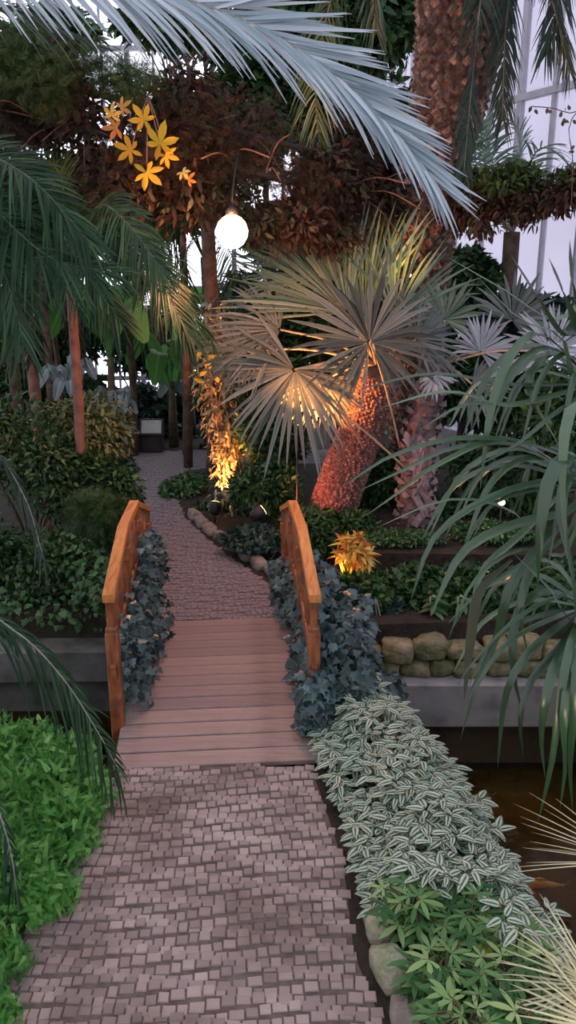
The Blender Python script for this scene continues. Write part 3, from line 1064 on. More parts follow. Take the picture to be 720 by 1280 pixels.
mb.inst(T_broad, W(598, 1195, 3.05), [0.6, 0.4, 0.15], [0, -0.6, 1], 0.15, 0.8)
mb.inst(tpl_leaf(0.06, 3, 0, 0.1), W(598, 1195, 3.05), [-0.8, -0.1, -1.0], [0, -0.6, 1], 0.12, 0.8)
tag(mb.build('fallen_leaf', M['bright'], None, origin=W(598, 1195, 3.05)), 'single pale yellow leaf lying on the lower bed plants', 'leaf')

# bright ferns lower left -------------------------------------------------
np.random.seed(13)
ferns = [(-1.50, 4.55, 0.42, 0.36, 'large bright green fern clump closest to the bridge'), (-1.78, 4.25, 0.40, 0.38, 'bright green fern clump at the left edge above the palm frond'),
         (-1.38, 4.10, 0.34, 0.26, 'small bright fern clump spilling onto the cobbles'), (-1.62, 3.75, 0.34, 0.30, 'green fern clump under the drooping dark frond'),
         (-1.36, 3.62, 0.22, 0.20, 'low fern clump beside the cobbles, lower left'), (-1.50, 3.18, 0.22, 0.20, 'pale green fern at the lower left corner'), (-1.42, 2.88, 0.20, 0.18, 'pale green fern cut by the bottom left corner'),
         (-1.90, 4.85, 0.34, 0.38, 'bright fern clump at the left edge over the dark water')]
for i, (x, y, h, r, lab) in enumerate(ferns):
    t = thing('fern', lab, 'fern', (x, y, 0), 'bright green ferns in the left bed')
    mb = MB(); st = MB()
    nn = int(9500*r*r)+300
    az = np.random.uniform(0, 2*PI, nn)
    el = np.arccos(np.random.uniform(0.0, 1, nn))
    u = np.stack([np.cos(az)*np.sin(el), np.sin(az)*np.sin(el), np.cos(el)], 1)
    bump_ = 1+0.18*np.sin(az*3+i)*np.sin(el*4)
    P = np.array([x, y, 0.02])+u*np.array([r, r, h])*(bump_*np.random.uniform(0.55, 1.05, nn))[:, None]
    Y = nrm(u*0.7+np.random.normal(0, .6, (nn, 3))+[0, 0, 0.25])
    mb.inst(T_fine, P-Y*0.05, Y, nrm(u+[0, -0.2, 0.7]), np.random.uniform(0.05, 0.105, nn))
    mb.build('foliage', M['fern'], t)
    for j in range(16):
        q = P[random.randrange(nn)]
        st.tube([(x, y, 0), (x+(q[0]-x)*.4, y+(q[1]-y)*.4, q[2]*.7), q], 0.003, 4, cap=False)
    st.build('stem', M['twig'], t)


# ================================================================== IVY ON THE BRIDGE RAILS
def ivy_mass(name, label, sg, boxes, n, size=(0.05, 0.10), mat='ivy', seed=1):
    """leaves hanging over a list of capsules (p0, p1, radius, share)"""
    np.random.seed(seed); random.seed(seed)
    mb = MB(); st = MB()
    for p0, p1, r, sh in boxes:
        p0, p1 = np.array(p0, float), np.array(p1, float)
        k = int(n*sh)
        t = np.random.rand(k)
        c = p0+(p1-p0)*t[:, None]
        u = rdir(k); u[:, 2] *= 0.8
        rr = np.broadcast_to(r, (3,))
        P = c+u*rr*np.random.uniform(0.6, 1.05, k)[:, None]
        Y = nrm(u*0.5+np.random.normal(0, .45, (k, 3))+[0, -0.15, -0.75])
        Z = nrm(u+[0, -0.5, 0.6]+np.random.normal(0, .25, (k, 3)))
        mb.inst(T_ivy, P, Y, Z, np.random.uniform(size[0], size[1], k))
        for j in range(5):
            q = c[random.randrange(k)]
            q2 = P[random.randrange(k)]
            st.tube(curve([q, (q+q2)/2+np.random.normal(0, .06, 3), q2], 7), 0.006, 4, cap=False)
    t = thing(name, label, 'ivy', boxes[0][0])
    mb.build('foliage', M[mat], t)
    st.build('vine_stem', M['twig'], t)
    return t


L = lambda y, z, dx=0: (bc(y)-0.755+dx, y, z)
R_ = lambda y, z, dx=0: (bc(y)+0.74+dx, y, z)
ivy_mass('ivy_on_railing', 'dark ivy hanging over the inner side of the left bridge rail', -1, [
    (L(5.55, .5, .10), L(7.9, .5, .12), (.14, .2, .42), .55),
    (L(5.6, .15, .10), L(7.3, .15, .16), (.16, .2, .25), .30),
    (L(7.0, .85, .02), L(8.3, .45, .05), (.14, .2, .25), .15)], 1500, seed=21)
ivy_mass('ivy_on_railing', 'blue green ivy cascading over the right bridge rail to the striped bed', 1, [
    (R_(5.5, .45, .22), R_(7.4, .5, .14), (.26, .25, .42), .48),
    (R_(5.5, .12, .22), R_(6.6, .2, .20), (.34, .3, .32), .28),
    ((0.55, 5.55, .12), (0.80, 6.2, -.15), (.26, .3, .35), .16),
    ((.20, 5.25, .10), (.24, 5.40, .45), (.16, .10, .20), .16),
    ((.42, 5.6, .35), (.52, 6.6, .45), (.25, .3, .38), .30),
    (R_(7.0, .35, -.02), R_(8.3, .25, -.02), (.18, .2, .3), .12)], 2400, (0.055, 0.115), seed=22)
ivy_mass('ivy_clump', 'dark ivy on the left pond bank behind the left bridge post', -1, [
    ((-1.75, 7.6, .1), (-3.2, 7.7, .1), (.3, .3, .30), .6), ((-1.7, 7.4, .3), (-2.2, 8.0, .5), (.25, .3, .3), .4)], 800, (0.05, 0.09), mat='ivy_green', seed=23)
# ================================================================== HELPERS FOR SHRUBS
def shrub(name, label, base, c, r, n, tpl, size, mat, cat='shrub', group=None, up=0.6, hang=0.2, shell=0.5, branches=7, lobes=4, seed=0, bmat='twig'):
    np.random.seed(seed+100); random.seed(seed+100)
    t = thing(name, label, cat, base, group)
    mb = MB(); st = MB()
    n = int(n*1.9); size = size*.88
    c = np.array(c, float); r = np.array(r, float)
    foliage_blob(mb, c, r*0.85, int(n*0.5), tpl, size, up, shell, hang=hang)
    for j in range(lobes):
        d = rdir(1)[0]; d[2] = abs(d[2])*0.9-0.2; d[1] = -abs(d[1])
        foliage_blob(mb, c+d*r*0.7, r*0.45, int(n*0.5/lobes), tpl, size, up, shell, hang=hang)
    for j in range(branches):
        e = c+rdir(1)[0]*r*0.7
        b = np.array(base, float)
        if c[2]-r[2] > 1.2:
            b = np.array([base[0], base[1], (c[2]-r[2])*.9])
            if j == 0:
                st.tube(curve([base, (np.array(base)+b)/2+[.05, 0, 0], b], 8), np.linspace(.085, .05, 8), 8)
        st.tube(curve([b, b*0.55+e*0.45+np.array([0, 0, .12*r[2]]), e], 8), np.linspace(0.018, 0.006, 8), 5, cap=False)
    mb.build('foliage', M[mat], t)
    st.build('branch', M[bmat], t)
    return t


def shr(name, label, px, py, y, rad, n, tpl, size, mat, **k):
    """shrub whose foliage centre is at depth y under pixel px,py"""
    c = W(px, py, y)
    return shrub(name, label, (c[0], c[1], 0), c, rad, n, tpl, size, mat, **k)


# left bank shrubs
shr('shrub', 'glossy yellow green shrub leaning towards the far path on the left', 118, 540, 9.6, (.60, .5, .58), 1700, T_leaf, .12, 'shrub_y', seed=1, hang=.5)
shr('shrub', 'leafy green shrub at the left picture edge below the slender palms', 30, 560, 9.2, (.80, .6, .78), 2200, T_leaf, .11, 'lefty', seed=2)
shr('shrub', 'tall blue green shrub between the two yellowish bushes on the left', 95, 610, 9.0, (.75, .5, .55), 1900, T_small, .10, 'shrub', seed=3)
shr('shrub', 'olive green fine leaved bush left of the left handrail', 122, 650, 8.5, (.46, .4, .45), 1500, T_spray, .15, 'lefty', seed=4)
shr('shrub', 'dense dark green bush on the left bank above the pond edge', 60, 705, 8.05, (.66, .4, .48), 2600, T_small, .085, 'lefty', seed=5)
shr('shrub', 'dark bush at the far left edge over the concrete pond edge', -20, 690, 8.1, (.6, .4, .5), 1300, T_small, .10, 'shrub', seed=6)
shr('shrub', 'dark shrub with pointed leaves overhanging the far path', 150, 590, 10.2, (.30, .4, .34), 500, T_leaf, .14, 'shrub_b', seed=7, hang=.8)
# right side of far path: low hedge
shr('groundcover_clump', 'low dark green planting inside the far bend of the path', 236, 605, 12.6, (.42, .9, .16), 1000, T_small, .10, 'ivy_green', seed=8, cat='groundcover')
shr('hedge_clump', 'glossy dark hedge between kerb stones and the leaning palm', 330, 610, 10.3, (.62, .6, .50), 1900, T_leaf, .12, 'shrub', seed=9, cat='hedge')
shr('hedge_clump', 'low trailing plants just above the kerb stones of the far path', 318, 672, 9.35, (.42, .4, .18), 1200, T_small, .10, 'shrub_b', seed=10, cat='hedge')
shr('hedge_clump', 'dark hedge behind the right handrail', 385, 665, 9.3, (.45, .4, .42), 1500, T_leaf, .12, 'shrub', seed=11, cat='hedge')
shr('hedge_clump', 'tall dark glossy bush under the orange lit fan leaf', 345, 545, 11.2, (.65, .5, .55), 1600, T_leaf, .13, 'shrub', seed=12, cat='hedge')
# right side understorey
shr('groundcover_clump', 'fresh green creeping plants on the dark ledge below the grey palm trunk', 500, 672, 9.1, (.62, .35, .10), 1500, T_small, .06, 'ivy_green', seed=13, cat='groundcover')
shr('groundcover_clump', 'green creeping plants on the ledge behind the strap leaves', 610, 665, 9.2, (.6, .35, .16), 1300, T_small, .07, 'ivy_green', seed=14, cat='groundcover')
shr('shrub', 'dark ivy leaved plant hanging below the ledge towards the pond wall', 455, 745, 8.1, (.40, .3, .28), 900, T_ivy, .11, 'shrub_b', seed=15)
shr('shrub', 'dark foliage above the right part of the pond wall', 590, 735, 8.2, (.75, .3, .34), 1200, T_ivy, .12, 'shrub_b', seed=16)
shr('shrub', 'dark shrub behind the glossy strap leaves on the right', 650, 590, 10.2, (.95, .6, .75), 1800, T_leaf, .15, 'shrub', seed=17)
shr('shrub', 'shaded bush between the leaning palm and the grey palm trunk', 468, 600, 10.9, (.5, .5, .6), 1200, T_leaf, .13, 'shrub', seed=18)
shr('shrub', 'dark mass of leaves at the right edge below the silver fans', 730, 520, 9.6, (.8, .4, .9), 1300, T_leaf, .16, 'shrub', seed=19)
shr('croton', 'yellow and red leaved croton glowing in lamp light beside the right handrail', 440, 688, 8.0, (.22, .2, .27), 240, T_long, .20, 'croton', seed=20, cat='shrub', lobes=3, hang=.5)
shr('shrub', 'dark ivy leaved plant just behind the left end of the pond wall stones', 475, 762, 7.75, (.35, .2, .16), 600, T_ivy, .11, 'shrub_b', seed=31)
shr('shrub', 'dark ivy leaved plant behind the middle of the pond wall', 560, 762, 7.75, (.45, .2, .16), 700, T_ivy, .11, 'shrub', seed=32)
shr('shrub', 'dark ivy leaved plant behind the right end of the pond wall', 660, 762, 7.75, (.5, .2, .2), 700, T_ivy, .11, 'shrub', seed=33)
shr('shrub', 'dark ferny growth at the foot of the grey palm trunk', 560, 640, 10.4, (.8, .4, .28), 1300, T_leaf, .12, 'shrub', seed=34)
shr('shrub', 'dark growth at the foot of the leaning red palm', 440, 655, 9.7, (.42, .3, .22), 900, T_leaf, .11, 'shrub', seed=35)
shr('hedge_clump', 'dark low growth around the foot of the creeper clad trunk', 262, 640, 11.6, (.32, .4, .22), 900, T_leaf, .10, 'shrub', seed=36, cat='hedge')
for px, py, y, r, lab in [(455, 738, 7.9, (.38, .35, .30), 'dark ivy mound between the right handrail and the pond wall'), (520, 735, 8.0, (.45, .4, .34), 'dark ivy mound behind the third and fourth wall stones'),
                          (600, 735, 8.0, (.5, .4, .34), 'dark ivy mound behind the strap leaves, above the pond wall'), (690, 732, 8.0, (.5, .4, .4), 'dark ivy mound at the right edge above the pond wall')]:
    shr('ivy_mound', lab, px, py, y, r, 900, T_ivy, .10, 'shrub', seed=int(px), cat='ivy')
# small plants growing behind the pond wall
for i, (px, lab) in enumerate([(538, 'upright pale stemmed seedling above the third pond wall stone'), (572, 'second pale stemmed seedling above the pond wall'), (470, 'short green sprig at the bridge end of the pond wall')]):
    c = W(px, 790, 7.55)
    t = thing('seedling', lab, 'plant', (c[0], c[1], 0))
    mb = MB(); st = MB()
    top = c+np.array([.05, 0, .38 if i < 2 else .12])
    st.tube(curve([(c[0], c[1], -0.02), (c[0]-.02, c[1], .2), top], 8), 0.010, 5)
    k = 9
    aa = np.random.uniform(0, 2*PI, k)
    mb.inst(T_leaf, np.array([c[0], c[1], 0])+(top-np.array([c[0], c[1], 0]))*np.linspace(.3, 1, k)[:, None], np.stack([np.cos(aa), np.sin(aa), -.3*np.ones(k)], 1), [0, -.3, 1], .17)
    mb.build('leaf_cluster', M['ivy_green'], t); st.build('stem', M['rachis'], t)

# ================================================================== TRUNK WITH CREEPER (orange lit)
base = G(292, 652)
base[1] = 11.3
base = W(290, 640, 11.3); base[2] = 0
top = np.array(W(268, 440, 11.5))
np.random.seed(31); random.seed(31)
t = thing('creeper_clad_trunk', 'slim trunk wrapped in glossy creeper and lit orange beside the far path', 'tree', base)
mb = MB()
C = curve([base, W(288, 560, 11.4), W(272, 500, 11.5), top, W(262, 330, 11.6), W(255, 200, 11.6)], 30)
mb.tube(C, np.linspace(.13, .09, 30), 10)
mb.build('trunk', M['bark'], t)
mb = MB()
n = 1500
k = np.random.randint(0, 18, n)
a = np.random.uniform(0, 2*PI, n)
out = np.stack([np.cos(a), np.sin(a), np.random.normal(0, .15, n)], 1)
P = C[k]+(C[k+1]-C[k])*np.random.rand(n)[:, None]+out*np.random.uniform(.12, .33, n)[:, None]
mb.inst(T_leaf, P, nrm(out*.4+np.random.normal(0, .4, (n, 3))+[0, 0, -.6]), nrm(out+[0, 0, .4]), np.random.uniform(.08, .15, n))
mb.build('creeper', M['trunkvine'], t)

# ================================================================== LAMPS
def lamp_light(name, loc, color, power, radius, parent=None, spot=None, target=None, blend=.6):
    ld = bpy.data.lights.new(name, 'SPOT' if spot else 'POINT')
    ld.energy = power; ld.color = color; ld.shadow_soft_size = radius
    if spot:
        ld.spot_size = math.radians(spot); ld.spot_blend = blend
    o = bpy.data.objects.new(name, ld)
    col.objects.link(o)
    o.location = Vector([float(x) for x in loc])
    if target is not None:
        o.rotation_euler = (Vector([float(x) for x in target])-o.location).to_track_quat('-Z', 'Y').to_euler()
    if parent:
        w = world_loc(parent)
        o.parent = parent
        o.location = Vector([float(x) for x in np.array(loc)-w])
    return o


def flood(name, label, loc, target, color, power, spot=90, ecol=(1, .6, .25), es=12, size=.09):
    loc = np.array(loc, float)
    t = thing(name, label, 'lamp', (loc[0], loc[1], 0))
    d = nrm(np.array(target)-loc)
    mb = MB()
    mb.tube([loc-d*size*1.4, loc-d*size*1.2, loc-d*size*.2, loc+d*size*.5], [size*.35, size*.7, size, size], 14)
    mb.build('housing', M['black'], t)
    mb = MB()
    mb.tube([loc+d*size*.5, loc+d*size*.56], [size*.88, size*.88], 14)
    mb.build('lens', emis('lit lens', ecol, es), t)
    mb = MB()
    mb.tube([(loc[0], loc[1], -.05), loc-d*size*.8], .012, 6)
    mb.build('stake', M['black'], t)
    lamp_light('beam_light', loc+d*size*.8, color, power, size*.6, t, spot, np.array(target))
    return t


flood('trunk_floodlight', 'small floodlight on the date palm trunk shining through the upright fan leaves', W(512, 345, 10.25), W(478, 300, 9.6), (1.0, .50, .12), 45, 120, size=.03)
flood('added_warm_light', 'added low lamp out of view beyond the lower right corner', (1.85, 1.75, .55), (.95, 3.6, .2), (1.0, .78, .50), 30, 120, size=.06)  # unseen lamp added to warm the lower right plants
# hanging globe lamp
gl = W(290, 290, 8.2)
t = thing('globe_lamp', 'glowing round lamp hanging beneath the vine covered arch', 'lamp', gl)
mb = MB()
nu = 16
prof = [(0.0, -.155), (.06, -.145), (.11, -.11), (.15, -.04), (.155, .02), (.13, .09), (.09, .13), (.05, .15)]
V = [(gl[0]+r*math.cos(2*PI*j/nu), gl[1]+r*math.sin(2*PI*j/nu), gl[2]+z) for r, z in prof for j in range(nu)]
mb.raw(V, [(i*nu+j, i*nu+(j+1) % nu, (i+1)*nu+(j+1) % nu, (i+1)*nu+j) for i in range(len(prof)-1) for j in range(nu)])
mb.build('globe', emis('glowing globe', (1.0, .72, .36), 14), t)
mb = MB()
mb.tube([gl+[0, 0, .15], gl+[0, 0, .20], gl+[0, 0, .24]], [.06, .06, .02], 12)
mb.build('cap', M['black'], t)
mb = MB()
mb.tube(curve([gl+[0, 0, .22], gl+[.02, .15, .5], gl+[.05, .6, .85]], 8), .008, 6)
mb.build('cable', M['black'], t)
lamp_light('globe_light', gl+[0, -.24, -.05], (1.0, .34, .17), 150, .12, t)

flood('ground_floodlight', 'small black floodlight at the foot of the creeper clad trunk', (-1.02, 10.75, .22), W(280, 540, 11.4), (1.0, .29, .09), 900, 85)
flood('ground_floodlight', 'black floodlight hidden in the hedge below the leaning red palm', (-.35, 9.35, .55), W(440, 560, 10.0), (1.0, .21, .10), 62, 90)
flood('ground_floodlight', 'low floodlight aimed at the yellow croton by the right handrail', (.42, 7.75, .30), W(445, 690, 8.0), (1.0, .60, .16), 7, 100, size=.05)
flood('ground_floodlight', 'small lit lamp among dark leaves behind the strap leaved plant', W(627, 627, 9.3), W(627, 700, 8.0), (1.0, .66, .25), 8, 120, (1, .75, .3), 18, .045)
flood('ground_floodlight', 'upward floodlight glowing behind the lower left fan leaves', (.12, 9.58, 1.55), W(405, 430, 9.95), (1.0, .30, .07), 260, 165, size=.05)

# ================================================================== FAN PALM (centre)
np.random.seed(41); random.seed(41)
fb = np.array([.52, 10.3, 0.0])
ft = W(478, 470, 9.75)
fp = thing('fan_palm', 'leaning grey fan palm with thick red lit trunk in the centre', 'palm', fb)
scaly_trunk(fp, [fb, W(428, 600, 10.15), W(455, 530, 9.95), ft], .34, .24, 'fibre', .07, tilt=1.1, rows=62)
crown = W(470, 455, 9.7)
# (hub px, hub py, depth, normal, up(in picture: x, z), R, span, mat)
fans = [
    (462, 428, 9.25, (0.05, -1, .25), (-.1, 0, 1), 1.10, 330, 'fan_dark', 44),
    (368, 462, 9.35, (-.1, -1, .15), (-.5, 0, -1), 1.15, 250, 'fan_grey', 40),
    (350, 412, 9.6, (-.2, -1, .5), (-1, 0, .25), 1.0, 170, 'fan_grey', 34),
    (435, 392, 9.6, (-.2, -1, .25), (-.62, 0, .8), 1.68, 105, 'fan_green', 34),
    (455, 395, 9.8, (0, -1, .2), (-.05, 0, 1), 1.62, 75, 'fan_green', 26),
    (492, 400, 9.75, (.3, -1, .1), (.3, 0, 1), 1.32, 100, 'fan_green', 28),
    (405, 475, 9.9, (0, -1, -.1), (.2, 0, -1), .80, 190, 'fan_grey', 32),
    (520, 425, 9.6, (.4, -1, .3), (1, 0, .3), .80, 200, 'fan_grey', 30),
    (395, 345, 10.1, (-.2, -1, .3), (-.8, 0, .8), 1.05, 170, 'fan_green', 30),
    (300, 440, 10.1, (-.2, -1, .1), (-1, 0, -.1), .62, 230, 'fan_grey', 28),
]
for hx, hy, hd, nn, uu, R, span, mt, ns in fans:
    fan(fp, W(hx, hy, hd), nn, uu, R, ns, span, mt, base=crown, droop=.10 if hy < 400 else .16)
for p, q in ((W(466, 430, 9.2), W(500, 560, 9.55)), (W(405, 500, 9.3), W(512, 590, 9.6)), (W(392, 470, 9.25), W(455, 560, 9.7))):
    m = MB(); m.tube(curve([p, (p+q)/2+[0, -.05, .04], q], 8), .014, 6); m.build('petiole', M['petiole'], fp)

# second fan palm, grey trunk with old leaf bases
np.random.seed(42)
sb = W(522, 640, 10.0); sb[2] = 0.0
sp = thing('fan_palm', 'silver fan palm with grey trunk of peeling leaf bases right of the red lit palm', 'palm', sb)
scaly_trunk(sp, [sb, W(520, 600, 9.95), W(530, 520, 9.9), W(548, 450, 9.9)], .24, .17, 'boots', .17, tilt=.9, rows=16)
mb = MB()
for i in range(15):
    c = W(522+random.uniform(-6, 12), 655-random.uniform(0, 120), 9.75)
    a = random.uniform(-1.2, 1.2)
    mb.box(c, (.085, .03, .40), rz=random.uniform(-.5, .5), tilt=0, rnd=random.random())
    v = mb.v[-1]; cc = v.mean(0)
    ca, sa = math.cos(a*.6), math.sin(a*.6)
    d = v-cc
    mb.v[-1] = np.stack([d[:, 0]*ca+d[:, 2]*sa, d[:, 1]-.3*np.abs(d[:, 2]), -d[:, 0]*sa+d[:, 2]*ca], 1)+cc
mb.build('old_leaf_base', M['boots'], sp, smooth=False)
sc_ = W(552, 455, 9.85)
for hx, hy, hd, nn, uu, R, span, mt, ns in [
    (556, 400, 9.8, (.1, -1, .3), (.1, 0, 1), .62, 260, 'fan_green', 30),
    (600, 440, 9.7, (.3, -1, .3), (.5, 0, .8), .60, 230, 'fan_silver', 26),
    (690, 440, 9.2, (.2, -1, .3), (.0, 0, 1), .66, 240, 'fan_silver', 28),
    (545, 470, 9.5, (.0, -1, .5), (.1, 0, -1), .30, 180, 'fan_silver', 14),
    (640, 400, 10.1, (.2, -1, .3), (.6, 0, 1), .75, 220, 'fan_grey', 28),
    (590, 480, 9.6, (.2, -1, .5), (.9, 0, -.4), .55, 200, 'fan_grey', 22)]:
    fan(sp, W(hx, hy, hd), nn, uu, R, ns, span, mt, base=sc_, split=.6)

# ================================================================== TALL DATE PALM (upper right)
np.random.seed(43)
db = W(520, 560, 11.0); db[2] = 0
dt = W(588, -60, 9.9)
dp = thing('date_palm', 'massive date palm trunk with diamond leaf scars rising out of the top edge', 'palm', db)
scaly_trunk(dp, [db, W(525, 330, 10.8), W(543, 200, 10.4), W(568, 90, 10.1), dt, W(600, -200, 9.7)], .30, .50, 'scale', .15, tilt=.45, flare=.22)
dc = W(600, -210, 9.7)
hang = [  # drooping fronds, given by a few pixels and depths
    [(598, -160, 9.6), (606, -60, 8.9), (592, 80, 8.8), (580, 215, 8.9)],
    [(600, -160, 9.6), (640, -90, 9.2), (632, 40, 9.2), (628, 150, 9.3)],
    [(620, -170, 9.3), (660, -70, 8.4), (690, 0, 8.2), (712, 90, 8.3)],
    [(620, -170, 9.3), (690, -110, 8.6), (700, -20, 8.4), (682, 70, 8.6)],
    [(620, -170, 9.6), (720, -110, 9.0), (760, 0, 8.8), (755, 110, 8.8)],
    [(590, -180, 9.5), (520, -110, 8.8), (470, -40, 8.6), (470, 40, 8.9)],
    [(590, -180, 9.5), (470, -130, 9.0), (420, -60, 8.8), (400, 10, 8.9)]]
for i, h in enumerate(hang):
    pinnate(dp, [W(*p) for p in h], 90, .34, .02, 50, 22, .5, .05, 'drooping' if i < 5 else 'midfrond', rr=.02)
pinnate(dp, [W(600, -170, 9.4), W(480, -120, 8.8), W(420, -20, 8.8), W(395, 110, 9.2), W(405, 215, 9.4)], 70, .45, .02, 60, 25, .5, .0, 'shrub_y', rr=.02)

# ================================================================== FEATHER PALM (big silver frond from upper left)
np.random.seed(44)
pb = np.array([-3.2, 4.6, 0.0])
pa = thing('feather_palm', 'feather palm left of view whose long silvery frond arches across the top', 'palm', pb)
scaly_trunk(pa, [pb, (-3.15, 4.6, 3), (-3.0, 4.55, 6.2)], .18, .15, 'scale', .12)
hubA = np.array([-3.0, 4.55, 6.2])
pinnate(pa, [hubA, W(-200, -120, 4.6), W(60, -45, 4.5), W(210, -8, 4.45), W(340, 42, 4.4), W(440, 112, 4.4), W(505, 178, 4.4), W(538, 222, 4.4)], 120, .60, .024, 38, 9, .22, .08,
        'silverfrond', 'rachis', .016, start=.42, roll=-1.2, jit=.05, droop2=.0, near=.85)
pinnate(pa, [hubA, W(-250, -100, 5.2), W(-80, -30, 5.6), W(60, 30, 5.9), W(130, 60, 6.0)], 60, .5, .02, 60, 20, .4, .1, 'midfrond', rr=.014)
pinnate(pa, [hubA, W(-300, 0, 5.0), W(-120, 50, 5.2), W(0, 10, 5.6), W(90, 10, 5.7)], 60, .45, .02, 60, 20, .5, .1, 'darkfrond', rr=.014)
for a in (1.8, 2.6, 3.4, 4.3, 5.2):
    e = hubA+np.array([math.cos(a)*1.4, math.sin(a)*1.4, .2])
    e2 = hubA+np.array([math.cos(a)*2.4, math.sin(a)*2.4, -.7])
    pinnate(pa, [hubA, e, e2], 34, .45, .025, 60, 25, .4, .1, 'midfrond', rr=.014)

# ================================================================== SLENDER PALMS ON THE LEFT
def slender(px, basey, crown_p, label, name='slender_palm', r=.055, mat='redbark', fr=(), rest=0, seed=0, fm='darkfrond', L=.5, nl=46):
    np.random.seed(seed+200)
    cr = np.array(crown_p, float)
    b = np.array([px, basey, 0.0])
    t = thing(name, label, 'palm', b)
    m = MB()
    C = curve([b, b*.5+cr*.5+np.array([.04, 0, 0]), cr], 24)
    rad = np.linspace(r*1.1, r*.85, 24)*(1+.10*(np.arange(24) % 2))
    m.tube(C, rad, 10)
    m.build('trunk', M[mat], t)
    for f in fr:
        pinnate(t, [cr]+[W(*p) for p in f], nl, L, .024, 60, 22, .28, .05, fm, roll=-.7, far=.8)
    for j in range(rest):
        a = 2*PI*j/max(1, rest)+random.random()
        e = cr+np.array([math.cos(a)*.9, math.sin(a)*.9, .35])
        e2 = cr+np.array([math.cos(a)*1.7, math.sin(a)*1.7, -.35])
        pinnate(t, [cr, e, e2], nl, L*.85, .024, 62, 25, .5, .05, fm)
    return t


c = W(86, 325, 8.8)
slender(W(86, 500, 9.0)[0], 9.0, c, 'slender red stemmed palm rising from the left shrubs, dark fronds to the right', fr=[
    [(130, 290, 8.4), (185, 330, 8.0), (240, 425, 7.9)],
    [(150, 310, 8.8), (215, 360, 8.8), (262, 420, 9.0)],
    [(120, 260, 7.9), (155, 275, 7.3), (205, 340, 6.9)],
    [(60, 260, 8.4), (20, 260, 8.2), (-40, 330, 8.1)],
    [(70, 280, 8.2), (100, 330, 7.8), (150, 400, 7.6)],
    [(60, 290, 8.6), (30, 310, 8.5), (5, 400, 8.6)],
    [(95, 270, 9.2), (130, 250, 9.6), (180, 290, 9.9)],
    [(80, 260, 8.5), (75, 220, 8.3), (60, 200, 7.9)]], seed=1, L=.52, nl=84)
c = W(40, 425, 10.2)
slender(W(46, 500, 10.2)[0], 10.2, W(22, 340, 10.2), 'leaning ochre stemmed palm with hanging brownish fronds at the left edge', r=.07, mat='redbark', fr=[
    [(30, 330, 9.9), (45, 380, 9.7), (40, 450, 9.7)], [(0, 330, 9.8), (-20, 380, 9.6), (-20, 450, 9.6)],
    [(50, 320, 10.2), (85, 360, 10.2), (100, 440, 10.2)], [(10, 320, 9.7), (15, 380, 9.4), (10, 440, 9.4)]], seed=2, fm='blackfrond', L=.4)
slender(W(-60, 500, 7.2)[0]-.4, 6.9+.9, W(-90, 200, 7.0), 'near feather palm beyond the left edge sending dark fronds across', r=.08, mat='bark', fr=[
    [(-30, 190, 6.6), (40, 225, 6.3), (110, 300, 6.1)], [(-20, 250, 6.5), (60, 320, 6.2), (140, 340, 6.1)],
[(-60, 260, 6.4), (0, 330, 6.2), (30, 430, 6.1)]], seed=3, L=.5, fm='darkfrond', rest=0, nl=70)

# low young palm, lower left: fronds crossing ferns and deck
np.random.seed(46)
yb = np.array([-2.25, 4.05, 0.0])
yp = thing('young_palm', 'young date palm at the left edge, dark drooping frond tip over the path', 'palm', yb)
scaly_trunk(yp, [yb, (-2.25, 4.05, .5), (-2.22, 4.05, .95)], .14, .12, 'scale', .09)
hb = np.array([-2.22, 4.05, .98])
pinnate(yp, [hb, W(-60, 760, 4.0), W(20, 790, 4.1), W(80, 850, 4.15), W(128, 925, 4.15), W(146, 960, 4.15)], 40, .42, .019, 42, 20, .40, .0, 'darkfrond', 'rachis', .009, start=.2, jit=.14, roll=-.7, far=.5)
pinnate(yp, [hb, W(-90, 640, 4.3), W(-20, 560, 4.6), W(30, 620, 4.7), W(55, 700, 4.7)], 34, .24, .014, 38, 16, .5, .02, 'drooping', 'rachis', .008, start=.25, roll=-.8, far=.5)
pinnate(yp, [hb, W(-60, 930, 3.6), W(-15, 985, 3.55), W(12, 1060, 3.5), W(25, 1150, 3.5)], 26, .24, .014, 32, 16, .5, .02, 'drooping', 'rachis', .009, start=.3, roll=-.6, far=.4)
for a in (2.2, 3.0, 3.9, 4.6):
    pinnate(yp, [hb, hb+np.array([math.cos(a)*.6, math.sin(a)*.6, .4]), hb+np.array([math.cos(a)*1.2, math.sin(a)*1.2, .0])], 30, .3, .016, 55, 20, .5, .05, 'midfrond', rr=.010)

# ================================================================== STRAP LEAVED PLANT, RIGHT
np.random.seed(47); random.seed(47)
rb = np.array([2.85, 5.0, 0.0])
rp = thing('screw_pine', 'strap leaved screw pine reaching in from the right over the pond', 'plant', rb)
stems = {'a': W(742, 480, 4.9), 'b': W(735, 610, 4.7), 'c': W(735, 760, 4.9), 'd': W(760, 330, 4.9)}
for k_, p in stems.items():
    m = MB()
    m.tube(curve([rb+np.array([random.uniform(-.1, .1), random.uniform(-.1, .1), 0]), (rb+p)/2+[.08, 0, 0], p], 12), np.linspace(.04, .025, 12), 8)
    m.build('stem', M['twig'], rp)


def strapleaf(parent, P, w, mat='strap', name='leaf', nvec=(0, -.35, 1), fold=.3):
    C = curve(P, 14)
    tt = np.linspace(0, 1, 14)
    wd = w*np.clip(np.minimum(.35+tt*2.2, (1-tt)**.75*1.9), 0, 1)+.001
    m = MB()
    m.straps(C[None], wd[None], np.broadcast_to(np.array(nvec, float), (1, 14, 3)), fold)
    return m.build(name, M[mat], parent)


